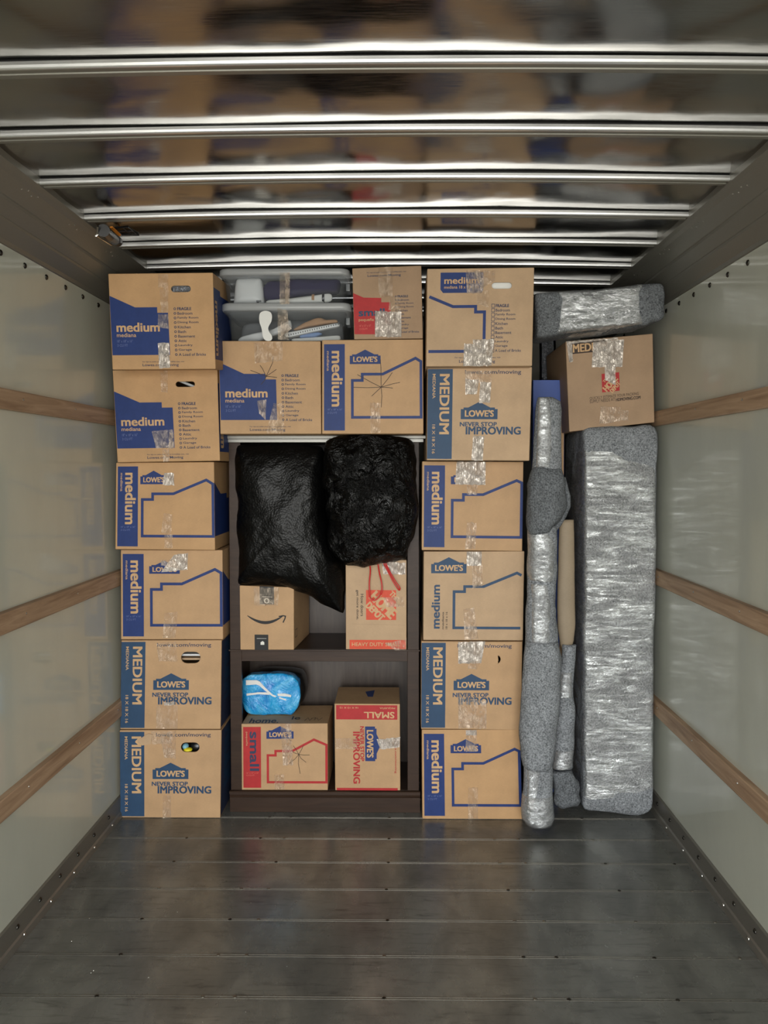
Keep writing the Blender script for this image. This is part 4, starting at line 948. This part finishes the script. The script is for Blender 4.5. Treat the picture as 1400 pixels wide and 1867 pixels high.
# second roll and cardboard tube behind it
YR2 = 3.43
R2_ = empty('rolled_blanket', at(1035, 1470, YR2), 'shorter dark grey rolled blanket standing behind the tall rolled blanket', 'blanket roll')
b = MB(); roll(b, zm([(400, 400, 515), (480, 395, 510), (620, 370, 490), (800, 350, 490), (900, 345, 500), (1150, 340, 500), (1350, 320, 490)]), YR2, FELT, .8, amp=.008, seed=3); b.build('blanket_body', R2_, smooth=True, origin=at(1035, 1300, YR2))
b = MB(); roll(b, zm([(618, 400, 480), (700, 380, 480), (810, 365, 478)]), YR2 - .022, WRAP, .6, amp=.003); b.build('stretch_wrap', R2_, smooth=True, origin=at(1035, 1250, YR2))
b = MB(); roll(b, zm([(1215, 345, 490), (1355, 320, 475)]), YR2 - .012, WRAP, .8, amp=.004); b.build('stretch_wrap', R2_, smooth=True, origin=at(1035, 1390, YR2))
b = MB(); puff(b, [Zm(*p) for p in [(330, 1370), (480, 1370), (520, 1480), (548, 1610), (510, 1640), (430, 1662), (330, 1625)]], YR2, .05, .06, FELTD, 2.5, 2.5, 70, 16, 1, .012, 18, .004, 40); b.build('blanket_hem', R2_, smooth=True, origin=at(1040, 1460, YR2))
b = MB(); roll(b, [(948, 1020, 1046), (1000, 1018, 1047), (1100, 1016, 1048), (1140, 1016, 1049), (1170, 1020, 1046), (1188, 1026, 1034)], 3.44, KRAFT, .55, amp=.002, N=24)
tag(b.build('cardboard_tube', smooth=True, origin=at(1030, 1190, 3.42)), 'torn brown cardboard tube standing beside the tall rolled blanket', 'tube')
# blue card box and dark wrapped pole behind
b = MB(); p0 = at(970, 693, 3.62); p1 = at(1022, 693, 3.62); zb = at(1000, 1480, 3.62).z
b.box((p0.x + .005, 3.62, .0015), (p1.x + .0, 3.66, p0.z), SMOOTHBLUE); b.box((p1.x, 3.621, .0015), (p1.x + .018, 3.72, p1.z), CB[1])
tag(b.build('flat_carton', bevel=.001, origin=(p0.x, 3.62, 0)), 'tall flat blue carton with brown edge, standing behind the tall rolled blanket', 'carton')
b = MB(); roll(b, [(600, 988, 1009), (655, 987, 1010), (700, 988, 1010), (760, 988, 1010)], 3.965, CRINK, .8, amp=.003, N=24); roll(b, [(590, 983, 1013), (760, 984, 1014), (1480, 984, 1014)], 3.99, BLACKPL, .8, amp=.003, N=20)
tag(b.build('wrapped_pole', smooth=True, origin=at(998, 1300, 3.8)), 'upright black pole wrapped in shiny plastic, seen above the blue carton', 'pole')
# boxes at the back on the right, glimpsed between the packages
zz = 0.0015
for i in range(3):
    b = MB(); xa = at(1026, 900, 4.12).x; b.box((xa + .01 * i, 4.12, zz), (xa + .29, 4.5, zz + .4), CB[1])
    tag(b.build('moving_box', bevel=.003, origin=(xa + .2, 4.1, zz)), ['plain brown box on the floor behind the tall wrapped furniture', 'plain brown box behind the cardboard tube, middle of its stack', 'plain brown box behind the tall wrapped furniture, topmost of its stack'][i], 'box', 'plain boxes at the back'); zz += .402

# ------------------------------------------------------------------ small fixture under the left cove rail
p = lambda x, y, d: at(130 + x / 8.235, 380 + y / 8.235, d * .948)
FX = empty('roof_fixture', p(560, 400, 2.95), 'small black and grey cylindrical fixture with orange strip, under the roof near top left', 'fixture')
b = MB(); b.cyl(p(480, 330, 2.86), p(560, 400, 2.94), .022, .022, BLACKPL); b.build('cap', FX, smooth=False)
b = MB(); b.cyl(p(560, 390, 2.94), p(660, 470, 3.05), .018, .016, GREYP); b.build('barrel', FX)
b = MB(); b.cyl(p(660, 470, 3.05), p(700, 500, 3.09), .019, .018, BLACKPL); b.build('end_ring', FX)
b = MB(); b.tube([p(400, 270, 2.84), p(390, 380, 2.86), p(370, 405, 2.86), p(460, 465, 2.95), p(600, 545, 3.05)], .004, STEEL); b.build('bracket', FX)
b = MB(); a_ = [p(580, 290, 2.97), p(620, 285, 2.97), p(745, 405, 3.09), p(715, 425, 3.09)]; b.add(a_ + [q_ + Vector((0, 0, .004)) for q_ in a_], [(0, 1, 2, 3), (7, 6, 5, 4), (0, 4, 5, 1), (1, 5, 6, 2), (2, 6, 7, 3), (3, 7, 4, 0)], ORG); b.build('orange_strip', FX)
b = MB()
for pts in (((640, 290), (850, 280), (1010, 400), (770, 400), (640, 290)), ((700, 345), (930, 340)), ((780, 290), (900, 400))):
    b.tube([p(x, y, 3.05 + (y - 280) / 1200) for x, y in pts], .003, BLACKPL, 6)
b.build('wiring', FX)
